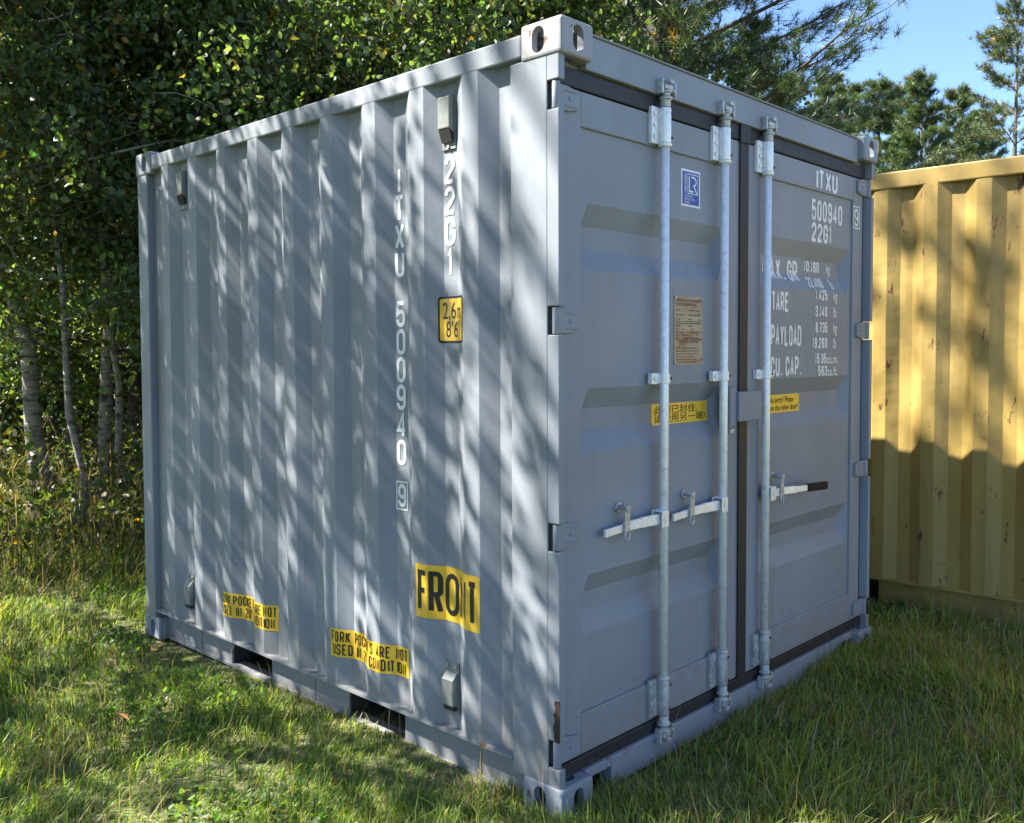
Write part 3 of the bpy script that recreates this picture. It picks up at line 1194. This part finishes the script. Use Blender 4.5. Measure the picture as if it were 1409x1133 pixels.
# local frame: x to the right (away from us), y runs from the hidden end (0) towards the camera side (-YL)
YBR = [(-YL + .12, .036), (-YL + .19, .036)]
k = 0
ph = 1.40 + .205
n0 = int((YL - .3 - ph) / .2823)
for k in range(n0, -6, -1):
    c0 = -(ph + k * .2823) - .076
    if c0 < -YL + .26 or c0 + .22 > -.05:
        continue
    YBR += [(c0, 0.0), (c0 + .076, 0.0), (c0 + .144, .036), (c0 + .2143, .036)]
YBR[-1] = (-.12, .036)
pn = corr_panel('side_panel', M['yellow'], yb, YBR, 0.163, 2.50, nz=40, amp=.004, seed=5)
t = MB().box(-.004, .06, -YL + .178, -.178, 2.486, 2.585)
t.build('top_side_rail', M['yellow'], yb, bevel=.008)
b = MB().box(-.003, .06, -YL + .178, -.178, .150, .163)
b.box(.05, .06, -YL + .178, -1.075, .012, .150).box(.05, .06, -.70, -.178, .012, .150)
b.build('bottom_side_rail', M['yellow'], yb)
for e in (0, 1):
    MB().box(0, .15, -.12 - .001 if not e else -YL + .005, -.005 if not e else -YL + .12, .11, 2.48).build('corner_post', M['yellow'], yb, bevel=.006)
    MB().box(W_ - .15, W_, -.12 if not e else -YL + .005, -.005 if not e else -YL + .12, .11, 2.48).build('corner_post', M['yellow'], yb, bevel=.006)
    for ex in (0, 1):
        for ez in (0, 1):
            V = CV.copy()
            V[:, 0] = V[:, 0] - .005 if not ex else W_ - V[:, 0] + .005
            V[:, 1] = -V[:, 1] + .005 if not e else -YL + V[:, 1] - .005
            V[:, 2] = V[:, 2] if not ez else H_ + .012 - V[:, 2]
            MB().add(V, CF).build('corner_casting', M['yellow'], yb)
    ym, yM = ((-.06, -.02) if not e else (-YL + .02, -YL + .06))
    MB().box(.15, W_ - .15, ym, yM, .11, 2.57).build('end_panel', M['yellow'], yb)
MB().box(W_ - .05, W_ - .01, -YL + .12, -.12, .16, 2.57).build('side_panel', M['yellow'], yb)
MB().box(.06, W_ - .05, -YL + .065, -.065, 2.54, 2.572).build('roof_panel', M['yellow'], yb)

# ------------------------------------------------------------------ vegetation
def unit(v):
    return v / np.maximum(np.linalg.norm(v, axis=-1, keepdims=True), 1e-9)


def leaf_mesh(name, pts, rng, size, tint, mat, spread=0.35, droop=0.35, width=0.36):
    """a folded two-triangle leaf at every point"""
    n = len(pts)
    d = rng.normal(size=(n, 3))
    d[:, 2] -= droop * 2
    d = unit(d)
    s = unit(np.cross(d, rng.normal(size=(n, 3))))
    nn = np.cross(d, s)
    ln = (size * rng.uniform(0.5, 1.55, n))[:, None]
    b = pts
    t = b + d * ln
    V = np.stack([b] + [b + d * ln * f + nn * ln * .16 * abs(k) + s * ln * k for f, k in ((.34, width), (.72, width * .72))] + [t]
                 + [b + d * ln * f + nn * ln * .16 * abs(k) + s * ln * k for f, k in ((.72, -width * .72), (.34, -width))], 1).reshape(-1, 3)
    i = np.arange(n)[:, None] * 6
    F = np.concatenate([i + q for q in ([0, 2, 1], [0, 3, 2], [0, 4, 3], [0, 5, 4])], 0)
    T = np.repeat(tint, 6, 0)
    return np_mesh(name, V, F, mat, T)


def greens(rng, n, base, var=0.35, yellow=0.02):
    b = np.array(base)[None, :] * (1 + var * rng.normal(size=(n, 1)) * 0.6).clip(0.45, 1.9)
    b = b * (1 + 0.12 * rng.normal(size=(n, 3)))
    k = rng.random(n) < yellow
    b[k] = np.array([0.28, 0.17, 0.02]) * rng.uniform(0.6, 1.2, (k.sum(), 1))
    return b.clip(0.004, 0.7)


def bend(p, d, ln, n, rng, wob, lift):
    """points of a branch that curves upward (lift) with some wobble"""
    pts = [Vector(p)]
    d = Vector(d).normalized()
    for i in range(n):
        d = (d + Vector((rng.normal() * wob, rng.normal() * wob, rng.normal() * wob * .6 + lift))).normalized()
        pts.append(pts[-1] + d * ln / n)
    return pts


def broadleaf(seed, H, r0, cb, R0, nlimb, nleaf, lean=(0, 0), leaf=.058, base=(.045, .078, .018), clump=.16, yellow=.02, barkm='bark'):
    """tapered trunk with limbs and twigs, leaves in clumps along the twigs -> (trunk mesh, crown mesh)"""
    rng = np.random.default_rng(seed)
    mb = MB()
    n = 9
    tp = [Vector((0, 0, -0.15))]
    for i in range(1, n + 1):
        f = i / n
        wb = min(.05, r0 * .55)
        tp.append(Vector((lean[0] * H * f + rng.normal() * wb, lean[1] * H * f + rng.normal() * wb, H * f)))
    mb.tube(tp, [r0 * (1.25 if i == 0 else 1) * (1 - .88 * i / n) + .006 for i in range(n + 1)], 12)

    def on_trunk(z):
        f = min(max(z / H, 0), 1) * n
        i = min(int(f), n - 1)
        return tp[i].lerp(tp[i + 1], f - i)
    cl = []
    for k in range(nlimb):
        f = (k + rng.uniform(0, 1)) / nlimb
        z = cb + (H * .97 - cb) * f
        az = k * 2.4 + rng.uniform(-.6, .6)
        ln = R0 * (0.55 + 0.75 * math.sin(math.pi * min(1, .18 + .8 * f))) * rng.uniform(.7, 1.15) * (1 - .55 * f * f)
        up_ = rng.uniform(.1, .6) + .5 * f
        p = on_trunk(z)
        d = (math.cos(az), math.sin(az), up_)
        pts = bend(p, d, ln, 5, rng, .14, .02)
        rr = max(.009, r0 * .34 * (1 - .6 * f))
        mb.tube(pts, [rr * (1 - .8 * i / 5) + .002 for i in range(6)], 6)
        for q in range(7):
            t = rng.uniform(.25, 1.0)
            i = min(int(t * 5), 4)
            b = pts[i].lerp(pts[i + 1], t * 5 - i)
            a2 = az + rng.uniform(-1.5, 1.5)
            l2 = ln * rng.uniform(.22, .45)
            tw = bend(b, (math.cos(a2), math.sin(a2), rng.uniform(-.3, .6)), l2, 4, rng, .2, -.03)
            mb.tube(tw, [.007, .006, .005, .004, .002], 4, cap=False)
            for j in range(1, 5):
                cl.append(tw[j])
                if j > 1:
                    cl.append(tw[j] + Vector(rng.normal(size=3) * .22))
    me = bpy.data.meshes.new('trunk')
    me.from_pydata(mb.v, [], mb.f)
    me.polygons.foreach_set('use_smooth', mb.sm)
    me.materials.append(M[barkm])
    C = np.array([tuple(c) for c in cl])
    idx = rng.integers(0, len(C), nleaf)
    wgt = rng.uniform(.5, 1.5, len(C))[idx][:, None]
    P = C[idx] + rng.normal(size=(nleaf, 3)) * clump * wgt * np.array([1, 1, .8])
    tone = rng.uniform(.6, 1.5, len(C))[idx][:, None]
    cm = leaf_mesh('crown', P, rng, leaf, greens(rng, nleaf, base, yellow=yellow) * tone, M['leaf'])
    return me, cm


def needles(name, tips, dirs, rng, per, ln, wd, base, spread=.75):
    n = len(tips)
    P = np.repeat(tips, per, 0)
    D = unit(np.repeat(dirs, per, 0) + rng.normal(size=(n * per, 3)) * spread)
    P = P - np.repeat(dirs, per, 0) * (rng.uniform(0, .7, (n * per, 1)) * ln)
    S = unit(np.cross(D, rng.normal(size=(n * per, 3)))) * wd / 2
    L_ = (ln * rng.uniform(.7, 1.2, n * per))[:, None]
    V = np.stack([P - S, P + S, P + D * L_], 1).reshape(-1, 3)
    F = np.arange(n * per * 3).reshape(-1, 3)
    T = greens(rng, n, base, var=.3, yellow=.01)
    return np_mesh(name, V, F, M['needle'], np.repeat(T, per * 3, 0))


def pine(seed, H, r0, cb, R0, whorl=.45, per=16, nl=.10, wd=.005, sub=8, tuft=6, base=(.042, .07, .026), shape=1.0, droop=-.02, sparse=0.0, lean=0.0):
    """white pine: whorls of level branches carrying needle tufts -> (trunk mesh, crown mesh)"""
    rng = np.random.default_rng(seed)
    mb = MB()
    mb.tube([(0, 0, -.2), (0.02, 0, H * .3), (.04 + lean * .5, .03, H * .65), (lean, 0, H)], [r0 * 1.2, r0 * .85, r0 * .45, .008], 10)
    tips, dirs = [], []
    z = cb
    while z < H * .985:
        f = (z - cb) / (H - cb)
        nb = 5 if f < .9 else 4
        a0 = rng.uniform(0, 6.3)
        for k in range(nb):
            if rng.random() < sparse:
                continue
            az = a0 + k * 6.283 / nb + rng.uniform(-.35, .35)
            ln = R0 * (1 - f) ** shape * rng.uniform(.65, 1.15) + .25
            zz = z + rng.uniform(-.12, .12)
            pts = bend((lean * zz / H, 0, zz), (math.cos(az), math.sin(az), rng.uniform(.0, .3) + .5 * f), ln, 5, rng, .06, droop + .05)
            rr = max(.006, r0 * .22 * (1 - .7 * f))
            mb.tube(pts, [rr * (1 - .85 * i / 5) + .002 for i in range(6)], 5, cap=False)
            ns = max(3, int(sub * min(1.0, .35 + ln / R0)))
            for q in range(ns):
                t = .22 + .78 * (q + rng.uniform(0, 1)) / ns
                t = min(t, .999)
                i = min(int(t * 5), 4)
                b = pts[i].lerp(pts[i + 1], t * 5 - i)
                s = 1 if q % 2 else -1
                a2 = az + s * rng.uniform(.5, 1.1) * (1 - .4 * t)
                l2 = ln * rng.uniform(.2, .38) * (1.15 - .6 * t) + .12
                tw = bend(b, (math.cos(a2), math.sin(a2), rng.uniform(-.05, .35)), l2, 3, rng, .1, .06)
                mb.tube(tw, [.006, .005, .004, .002], 4, cap=False)
                for j in range(tuft):
                    u = (j + 1) / tuft
                    i2 = min(int(u * 3), 2)
                    c = tw[i2].lerp(tw[i2 + 1], u * 3 - i2)
                    dd = (tw[i2 + 1] - tw[i2]).normalized()
                    off = Vector(rng.normal(size=3) * .045)
                    tips.append(c + off)
                    dirs.append((dd + Vector((0, 0, .45)) + Vector(rng.normal(size=3) * .25)).normalized())
            tips.append(pts[-1])
            dirs.append((pts[-1] - pts[-2]).normalized())
        z += whorl * rng.uniform(.75, 1.25)
    for k in range(26):                                   # the leader shoot
        f = .86 + .15 * k / 26
        tips.append(Vector((lean * f, 0, H * f)) + Vector(rng.normal(size=3) * .05))
        dirs.append(Vector((rng.normal() * .5, rng.normal() * .5, 1)).normalized())
    me = bpy.data.meshes.new('trunk')
    me.from_pydata(mb.v, [], mb.f)
    me.polygons.foreach_set('use_smooth', mb.sm)
    me.materials.append(M['bark'])
    T = np.array([tuple(t) for t in tips])
    D = np.array([tuple(t) for t in dirs])
    return me, needles('crown', T, D, rng, per, nl, wd, base)


def tree(name, meshes, x, y, rz, label, cat='tree', group=None, sc=1.0):
    t = empty(name, (x, y, float(gh(x, y))), rz)
    t.scale = (sc, sc, sc)
    tag(t, label, cat, group)
    link('trunk', meshes[0], parent=t)
    link('crown', meshes[1], parent=t)
    return t


def at(px, d):
    """ground spot at a bearing (in photo columns) and a distance"""
    b = yaw + math.atan((px - 704.5) / 1272.65)
    return CAM.x + d * math.sin(b), CAM.y + d * math.cos(b)


BIRCH_A = broadleaf(11, 6.6, .080, 2.3, 1.9, 24, 19000, lean=(-.10, .12), leaf=.056, base=(.082, .113, .044), barkm='birch', clump=.13)
BIRCH_B = broadleaf(12, 6.8, .062, 1.7, 1.9, 28, 25000, lean=(.03, .01), leaf=.056, base=(.082, .113, .044), barkm='birch', clump=.13)
LEAFY_A = broadleaf(21, 5.6, .075, .7, 2.2, 36, 36000, leaf=.053, base=(.082, .116, .042), clump=.14)
LEAFY_B = broadleaf(22, 6.2, .09, 1.0, 2.4, 38, 40000, leaf=.053, lean=(.05, -.03), base=(.073, .104, .039), clump=.14)
LEAFY_C = broadleaf(23, 6.2, .09, 1.5, 1.9, 28, 22000, leaf=.057, lean=(.24, -.24), base=(.082, .116, .040), barkm='birch', clump=.14)
SHADE = broadleaf(25, 6.2, .06, 2.6, 1.7, 28, 9000, leaf=.052, base=(.082, .113, .044), barkm='birch', clump=.13)
TALL = broadleaf(24, 15.5, .17, 7.2, 3.0, 28, 2000, leaf=.12, base=(.065, .105, .025), clump=.26)
PINE_A = pine(31, 13.0, .16, 2.2, 2.7, whorl=.40, per=30, nl=.12, wd=.006, sub=13, tuft=8, shape=.75)
PINE_B = pine(32, 9.5, .13, 1.0, 2.0, whorl=.46, per=30, nl=.17, wd=.013, sub=10, tuft=5, shape=.95, base=(.065, .10, .038))
PINE_C = pine(33, 11.0, .13, 3.0, 2.7, whorl=.66, per=24, nl=.18, wd=.014, sub=11, tuft=5, shape=.6, sparse=.14, base=(.08, .10, .04))

tree('birch_tree', BIRCH_A, .95, 7.0, 0, 'white-barked birch leaning left in the wood left of the grey container')
tree('birch_tree', BIRCH_B, 1.38, 6.75, .4, 'upright grey-white birch just left of the grey container')
x, y = at(430, 8.8)
tree('leaning_birch', LEAFY_C, x, y, 0, 'pale slanting trunk rising behind the far top edge of the grey container')
SAPLING = broadleaf(26, 5.2, .030, 1.6, .9, 14, 2600, leaf=.055, lean=(.10, -.06), base=(.082, .113, .044), barkm='birch', clump=.14)
for px, d, rz, lab, sc in ((108, 8.3, 2.2, 'thin pale sapling between the two birches', .9),
                           (176, 9.2, 4.1, 'thin pale sapling beside the far edge of the grey container', 1.05),
                           (540, 8.6, 1.0, 'thin sapling behind the middle of the grey top rail', 1.0)):
    x, y = at(px, d)
    tree('sapling', SAPLING, x, y, rz, lab, group='thin saplings at the edge of the wood', sc=sc)
G = 'leafy trees of the wood behind the grey container'
for px, d, ms, rz, lab, sc in (
        (-60, 8.6, BIRCH_A, .3, 'leafy tree at the left edge of the picture', 1.0),
        (90, 11.0, LEAFY_B, 1.9, 'leafy tree behind the two birches', 1.0),
        (250, 9.6, LEAFY_A, 2.6, 'leafy tree above the far corner of the grey container', 1.0),
        (340, 12.0, LEAFY_B, 4.0, 'shaded leafy tree behind the far half of the grey side', 1.05),
        (560, 9.6, LEAFY_B, .8, 'leafy tree right of the slanting pale trunk', .95),
        (690, 9.4, LEAFY_A, 5.0, 'sunlit leafy tree behind the near top corner of the grey container', .95),
        (620, 12.5, LEAFY_A, 1.2, 'shaded leafy tree farther back behind the near top corner', 1.1),
        (800, 12.0, LEAFY_B, 3.0, 'leafy tree between the near top corner and the dark pine bough', 1.0),
        (180, 14.5, LEAFY_A, 3.6, 'shaded leafy tree deep in the wood left of the container', 1.2)):
    x, y = at(px, d)
    tree('leafy_tree', ms, x, y, rz, lab, group=G, sc=sc)
x, y = at(905, 10.2)
tree('pine_tree', PINE_A, x, y, .5, 'dark pine whose boughs hang over the doors of the grey container')
x, y = at(1035, 15.5)
tree('pine_tree', PINE_B, x, y, 1.0, 'sunlit pine below the tip of the dark overhanging bough', sc=.72)
x, y = at(870, 15.0)
tree('pine_tree', PINE_B, x, y, 2.2, 'shaded pine behind the dark overhanging bough', sc=1.1)
for px, d, ms, rz, lab, sc in (
        (1135, 24, PINE_B, 2.0, 'far pine directly left above the door corner of the grey container', .86),
        (1205, 27, PINE_B, 3.1, 'far pine above the right top corner of the grey container', .92),
        (1262, 26, PINE_B, 4.4, 'far pine above the left end of the yellow container', .90),
        (1315, 29, PINE_B, 5.2, 'far pine next to the tall sparse one on the right', .93),
        (1393, 25, PINE_C, .6, 'tall sparse pine standing highest at the right edge of the picture', .86),
        (1165, 31, PINE_B, 1.6, 'farthest pine showing between the two left pines of the row', 1.02),
        (1232, 33, PINE_B, 5.9, 'farthest pine showing between the middle pines of the row', 1.05),
        (1345, 34, PINE_B, 2.7, 'farthest pine low beside the tall sparse one', .98),
        (1080, 22, PINE_B, .1, 'far pine just right of the overhanging bough', .80)):
    x, y = at(px, d)
    tree('pine_tree', ms, x, y, rz, lab, group='far pines in a row', sc=sc)
# trees left of the view that dapple the containers, plus three added sky blockers
for x, y, ms, rz, lab, sc in (
        (-2.2, 5.5, SHADE, 1.0, 'leafy tree left of the picture shading the far half of the grey side', 1.0),
        (-2.3, 3.95, SHADE, 2.3, 'slender birch left of the picture shading the near half of the grey side', 1.0),
        (-6.2, 6.6, TALL, 2.0, 'tall high-crowned tree far left of the picture', 1.0),
        (-6.8, 2.0, LEAFY_B, .7, 'added unseen broad tree well left of the grey container, dimming its side', 1.1),  # this and the next two: unseen, added to block skylight on the side
        (-5.6, .2, LEAFY_A, 4.2, 'added unseen leafy tree left of the viewpoint, dimming the grey side', 1.1),
        (-8.2, 5.0, LEAFY_A, 2.9, 'unseen leafy tree added left of the meadow to dim the grey side', 1.2),
        (-3.2, 8.6, TALL, .4, 'tall high-crowned tree left of the picture behind the shading leafy tree', 1.0)):
    tree('leafy_tree', ms, x, y, rz, lab, group='trees left of the view', sc=sc)


# far wood that closes the view between the trunks
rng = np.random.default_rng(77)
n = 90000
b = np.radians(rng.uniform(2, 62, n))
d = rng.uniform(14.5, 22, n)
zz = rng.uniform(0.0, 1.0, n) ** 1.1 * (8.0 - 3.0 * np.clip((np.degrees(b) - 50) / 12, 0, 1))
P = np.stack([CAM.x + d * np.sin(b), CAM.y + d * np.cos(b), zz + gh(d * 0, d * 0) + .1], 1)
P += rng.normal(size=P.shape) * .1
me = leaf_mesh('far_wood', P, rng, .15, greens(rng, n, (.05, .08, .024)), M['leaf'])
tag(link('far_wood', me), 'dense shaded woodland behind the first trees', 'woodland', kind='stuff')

# ------------------------------------------------------------------ grass
def in_box(x, y, x0, x1, y0, y1):
    return (x > x0) & (x < x1) & (y > y0) & (y < y1)


def free(x, y):
    k = ~in_box(x, y, .035, 2.40, .035, 2.96)
    k &= ~(in_box(x, y, 3.30, 5.7, -4.7, 1.45))
    return k


def blades(name, P, rng, ln, wd, tint, lean=.45, seg=2):
    """curved tapering blades, three triangles each"""
    n = len(P)
    az = rng.uniform(0, 6.283, n)
    h = np.stack([np.cos(az), np.sin(az), np.zeros(n)], 1)
    drift = np.stack([np.sin(P[:, 1] * 2.1 + P[:, 0]), np.cos(P[:, 0] * 2.7 - P[:, 1]), np.zeros(n)], 1) * .5
    h = h + drift
    sd_ = np.stack([-np.sin(az), np.cos(az), np.zeros(n)], 1)
    le = (lean * rng.gamma(2.0, .5, n))[:, None]
    L_ = ln[:, None]
    upv = np.array([[0, 0, 1.0]])
    p1 = P + (upv + h * le * .5) * L_ * .52
    p2 = p1 + unit(upv * 1.0 + h * le * 2.0) * L_ * .5
    w2 = wd[:, None] / 2
    V = np.stack([P - sd_ * w2, P + sd_ * w2, p1 + sd_ * w2 * .8, p1 - sd_ * w2 * .8, p2], 1).reshape(-1, 3)
    i = np.arange(n)[:, None] * 5
    F = np.concatenate([i + [0, 1, 2], i + [0, 2, 3], i + [3, 2, 4]], 0)
    return np_mesh(name, V, F, M['grass'], np.repeat(tint, 5, 0))


rng = np.random.default_rng(5)


def scatter(n, dmin, dmax, b0, b1):
    """points on the meadow between two bearings, even per square metre"""
    b = np.radians(rng.uniform(b0, b1, n))
    d = np.sqrt(rng.uniform(dmin ** 2, dmax ** 2, n))
    x, y = CAM.x + d * np.sin(b), CAM.y + d * np.cos(b)
    k = free(x, y)
    return np.stack([x[k], y[k], gh(x[k], y[k]) - .004], 1)


bands = [(1.3, 3.2, 9500), (3.2, 5.2, 6000), (5.2, 8.0, 3000), (8.0, 12.5, 900)]
allP, allL, allW, allT = [], [], [], []
for d0, d1, rho in bands:
    area = math.radians(84) / 2 * (d1 ** 2 - d0 ** 2)
    P = scatter(int(area * rho), d0, d1, 4, 88)
    n = len(P)
    patch = gnoise(P[:, 0] * 1.9 + 3, P[:, 1] * 1.9)
    patch2 = gnoise(P[:, 1] * 3.3, P[:, 0] * 3.1 + 2)
    keep = rng.random(n) < np.clip(.88 + .3 * patch2, .4, 1)
    P, patch, patch2 = P[keep], patch[keep], patch2[keep]
    n = len(P)
    ln = (.046 + .026 * patch + .016 * (P[:, 0] - P[:, 1] > 1.0)) * rng.uniform(.4, 1.6, n) + .014
    ln = ln * np.clip(.35 + np.maximum(-P[:, 0], np.where((P[:, 0] < .05) & (P[:, 1] > .35), 0, 1)) * 2.2, .35, 1)
    ln = ln * (1 + .9 * np.clip((P[:, 1] - 2.4) / 2, 0, 1)) * np.where(rng.random(n) < .05, 1.7, 1)
    wd = np.clip(.0030 + .0006 * np.linalg.norm(P[:, :2] - np.array([[CAM.x, CAM.y]]), axis=1), .003, .008) * rng.uniform(.7, 1.3, n)
    g = np.array([[.135, .210, .042]]) * (1 + .25 * rng.normal(size=(n, 1))).clip(.5, 1.7)
    yl = np.array([[.29, .345, .07]])
    straw = np.array([[.34, .27, .15]])
    dry = ((P[:, 0:1] > .2) & (P[:, 1:2] < 1.0))  # right-hand grass: drier, and also tinted paler to lift the shade there
    m1 = (rng.random((n, 1)) < (.25 + .18 * patch[:, None] + .18 * dry))
    m2 = (rng.random((n, 1)) < (.11 - .08 * patch2[:, None] + .11 * dry))
    T = np.where(m1, yl * rng.uniform(.7, 1.2, (n, 1)), g)
    T = np.where(m2, straw * rng.uniform(.5, 1.2, (n, 1)), T)
    allP.append(P)
    allL.append(ln)
    allW.append(wd)
    allT.append(T)
P = np.concatenate(allP)
me = blades('grass', P, rng, np.concatenate(allL), np.concatenate(allW), np.concatenate(allT), lean=.8)
tag(link('grass', me), 'rough green meadow grass around the containers', 'grass', kind='stuff')

# tall dry grass and stems along the edge of the wood
n = 5500
b = np.radians(rng.uniform(6, 34, n))
d = rng.uniform(6.3, 10.5, n)
x, y = CAM.x + d * np.sin(b), CAM.y + d * np.cos(b)
k = free(x, y)
P = np.stack([x[k], y[k], gh(x[k], y[k])], 1)
n = len(P)
T = np.where(rng.random((n, 1)) < .42, np.array([[.21, .155, .085]]), np.array([[.085, .11, .03]])) * rng.uniform(.5, 1.3, (n, 1))
me = blades('dry_grass', P, rng, rng.uniform(.12, .5, n), rng.uniform(.003, .007, n), T, lean=1.0)
tag(link('dry_grass', me), 'tall dry grass and stalks along the edge of the wood', 'dry grass', kind='stuff')
# sparse seed stalks in the meadow
P = scatter(900, 1.9, 6, 6, 84)
n = len(P)
me = blades('grass_stalks', P, rng, rng.uniform(.14, .34, n), np.full(n, .0028), np.array([[.33, .26, .13]]) * rng.uniform(.6, 1.1, (n, 1)), lean=.3)
tag(link('grass_stalks', me), 'thin straw-coloured seed stalks standing in the grass', 'grass stalks', kind='stuff')
# clover and other low weeds, dead thatch
P = scatter(60000, 1.4, 6.5, 4, 86)
P = P[(gnoise(P[:, 0] * 2.6 + 7, P[:, 1] * 2.6) > .35) & ~((P[:, 0] > -.09) & (P[:, 0] < .1)) & ~((P[:, 1] > -.06) & (P[:, 1] < .1))]
P[:, 2] += rng.uniform(.015, .06, len(P))
me = leaf_mesh('clover', P, rng, .021, greens(rng, len(P), (.085, .145, .04), yellow=.006), M['leaf'], droop=-.1, width=.42)
tag(link('clover', me), 'patches of clover and small weeds in the grass', 'clover', kind='stuff')
P = scatter(17000, 1.4, 7, 4, 86)
P = P[gnoise(P[:, 0] * 2.0 + 1, P[:, 1] * 2.0 + 4) > .1]
P[:, 2] += .01
n = len(P)
me = blades('thatch', P, rng, rng.uniform(.03, .10, n), rng.uniform(.002, .0045, n), np.array([[.36, .28, .16]]) * rng.uniform(.45, 1.1, (n, 1)), lean=2.6)
tag(link('thatch', me), 'dead straw lying between the grass blades', 'thatch', kind='stuff')
# dead twigs and stems at the foot of the wood
n = 900
b = np.radians(rng.uniform(8, 30, n))
d = rng.uniform(7.0, 11.0, n)
x, y = CAM.x + d * np.sin(b), CAM.y + d * np.cos(b)
P = np.stack([x, y, gh(x, y)], 1)
me = blades('dead_twigs', P, rng, rng.uniform(.3, 1.3, n), rng.uniform(.004, .010, n), np.array([[.17, .13, .095]]) * rng.uniform(.5, 1.4, (n, 1)), lean=.55)
tag(link('dead_twigs', me), 'bare brown stems and twigs at the foot of the wood', 'twigs', kind='stuff')
# low undergrowth under the trees
n = 16000
b = np.radians(rng.uniform(6, 34, n))
d = rng.uniform(7.2, 13, n)
x, y = CAM.x + d * np.sin(b), CAM.y + d * np.cos(b)
z = gh(x, y) + np.abs(rng.normal(size=n)) * (.20 + .22 * (gnoise(x * 1.5, y * 1.5) > 0))
P = np.stack([x, y, z + .03], 1)
me = leaf_mesh('undergrowth', P, rng, .06, greens(rng, n, (.055, .078, .026), yellow=.04), M['leaf'], droop=.05)
tag(link('undergrowth', me), 'low leafy undergrowth at the foot of the trees', 'undergrowth', kind='stuff')

# fallen leaves
for x, y, z, sz, a_, c, lab in ((-.12, 2.62, .050, .075, .4, (.42, .22, .10), 'curled orange-brown fallen leaf in the grass at the far bottom corner'),
                                (-.63, 1.84, .050, .055, 1.9, (.45, .16, .05), 'orange fallen leaf in the shaded grass on the left'),
                                (-.71, 1.60, .045, .050, 4.0, (.33, .13, .05), 'red-brown fallen leaf at the rim of the sunny grass on the left')):
    mb = MB()
    pts = [(-.5, 0, 0), (-.2, .30, .12), (.1, .24, .10), (.28, .34, .16), (.34, .12, .06), (.62, 0, .05), (.34, -.12, .06), (.28, -.34, .16), (.1, -.24, .10), (-.2, -.30, .12)]
    pts = [(0.1, 0, -.03)] + pts
    mb.add([tuple(q * sz for q in p) for p in pts], [(0, i, i % 10 + 1) for i in range(1, 11)], True)
    mb.tube([(-.5 * sz, 0, 0), (-.75 * sz, .05 * sz, .12 * sz)], .0012, 5)
    lf = mb.build('fallen_leaf', plain('fallen_leaf_' + str(len(bpy.data.materials)), c, rough=.7, vary=.4, scale=90))
    lf.location = (x, y, float(gh(x, y)) + z)
    lf.rotation_euler = (.35, -.25, a_)
    tag(lf, lab, 'leaf', 'fallen leaves in the grass')
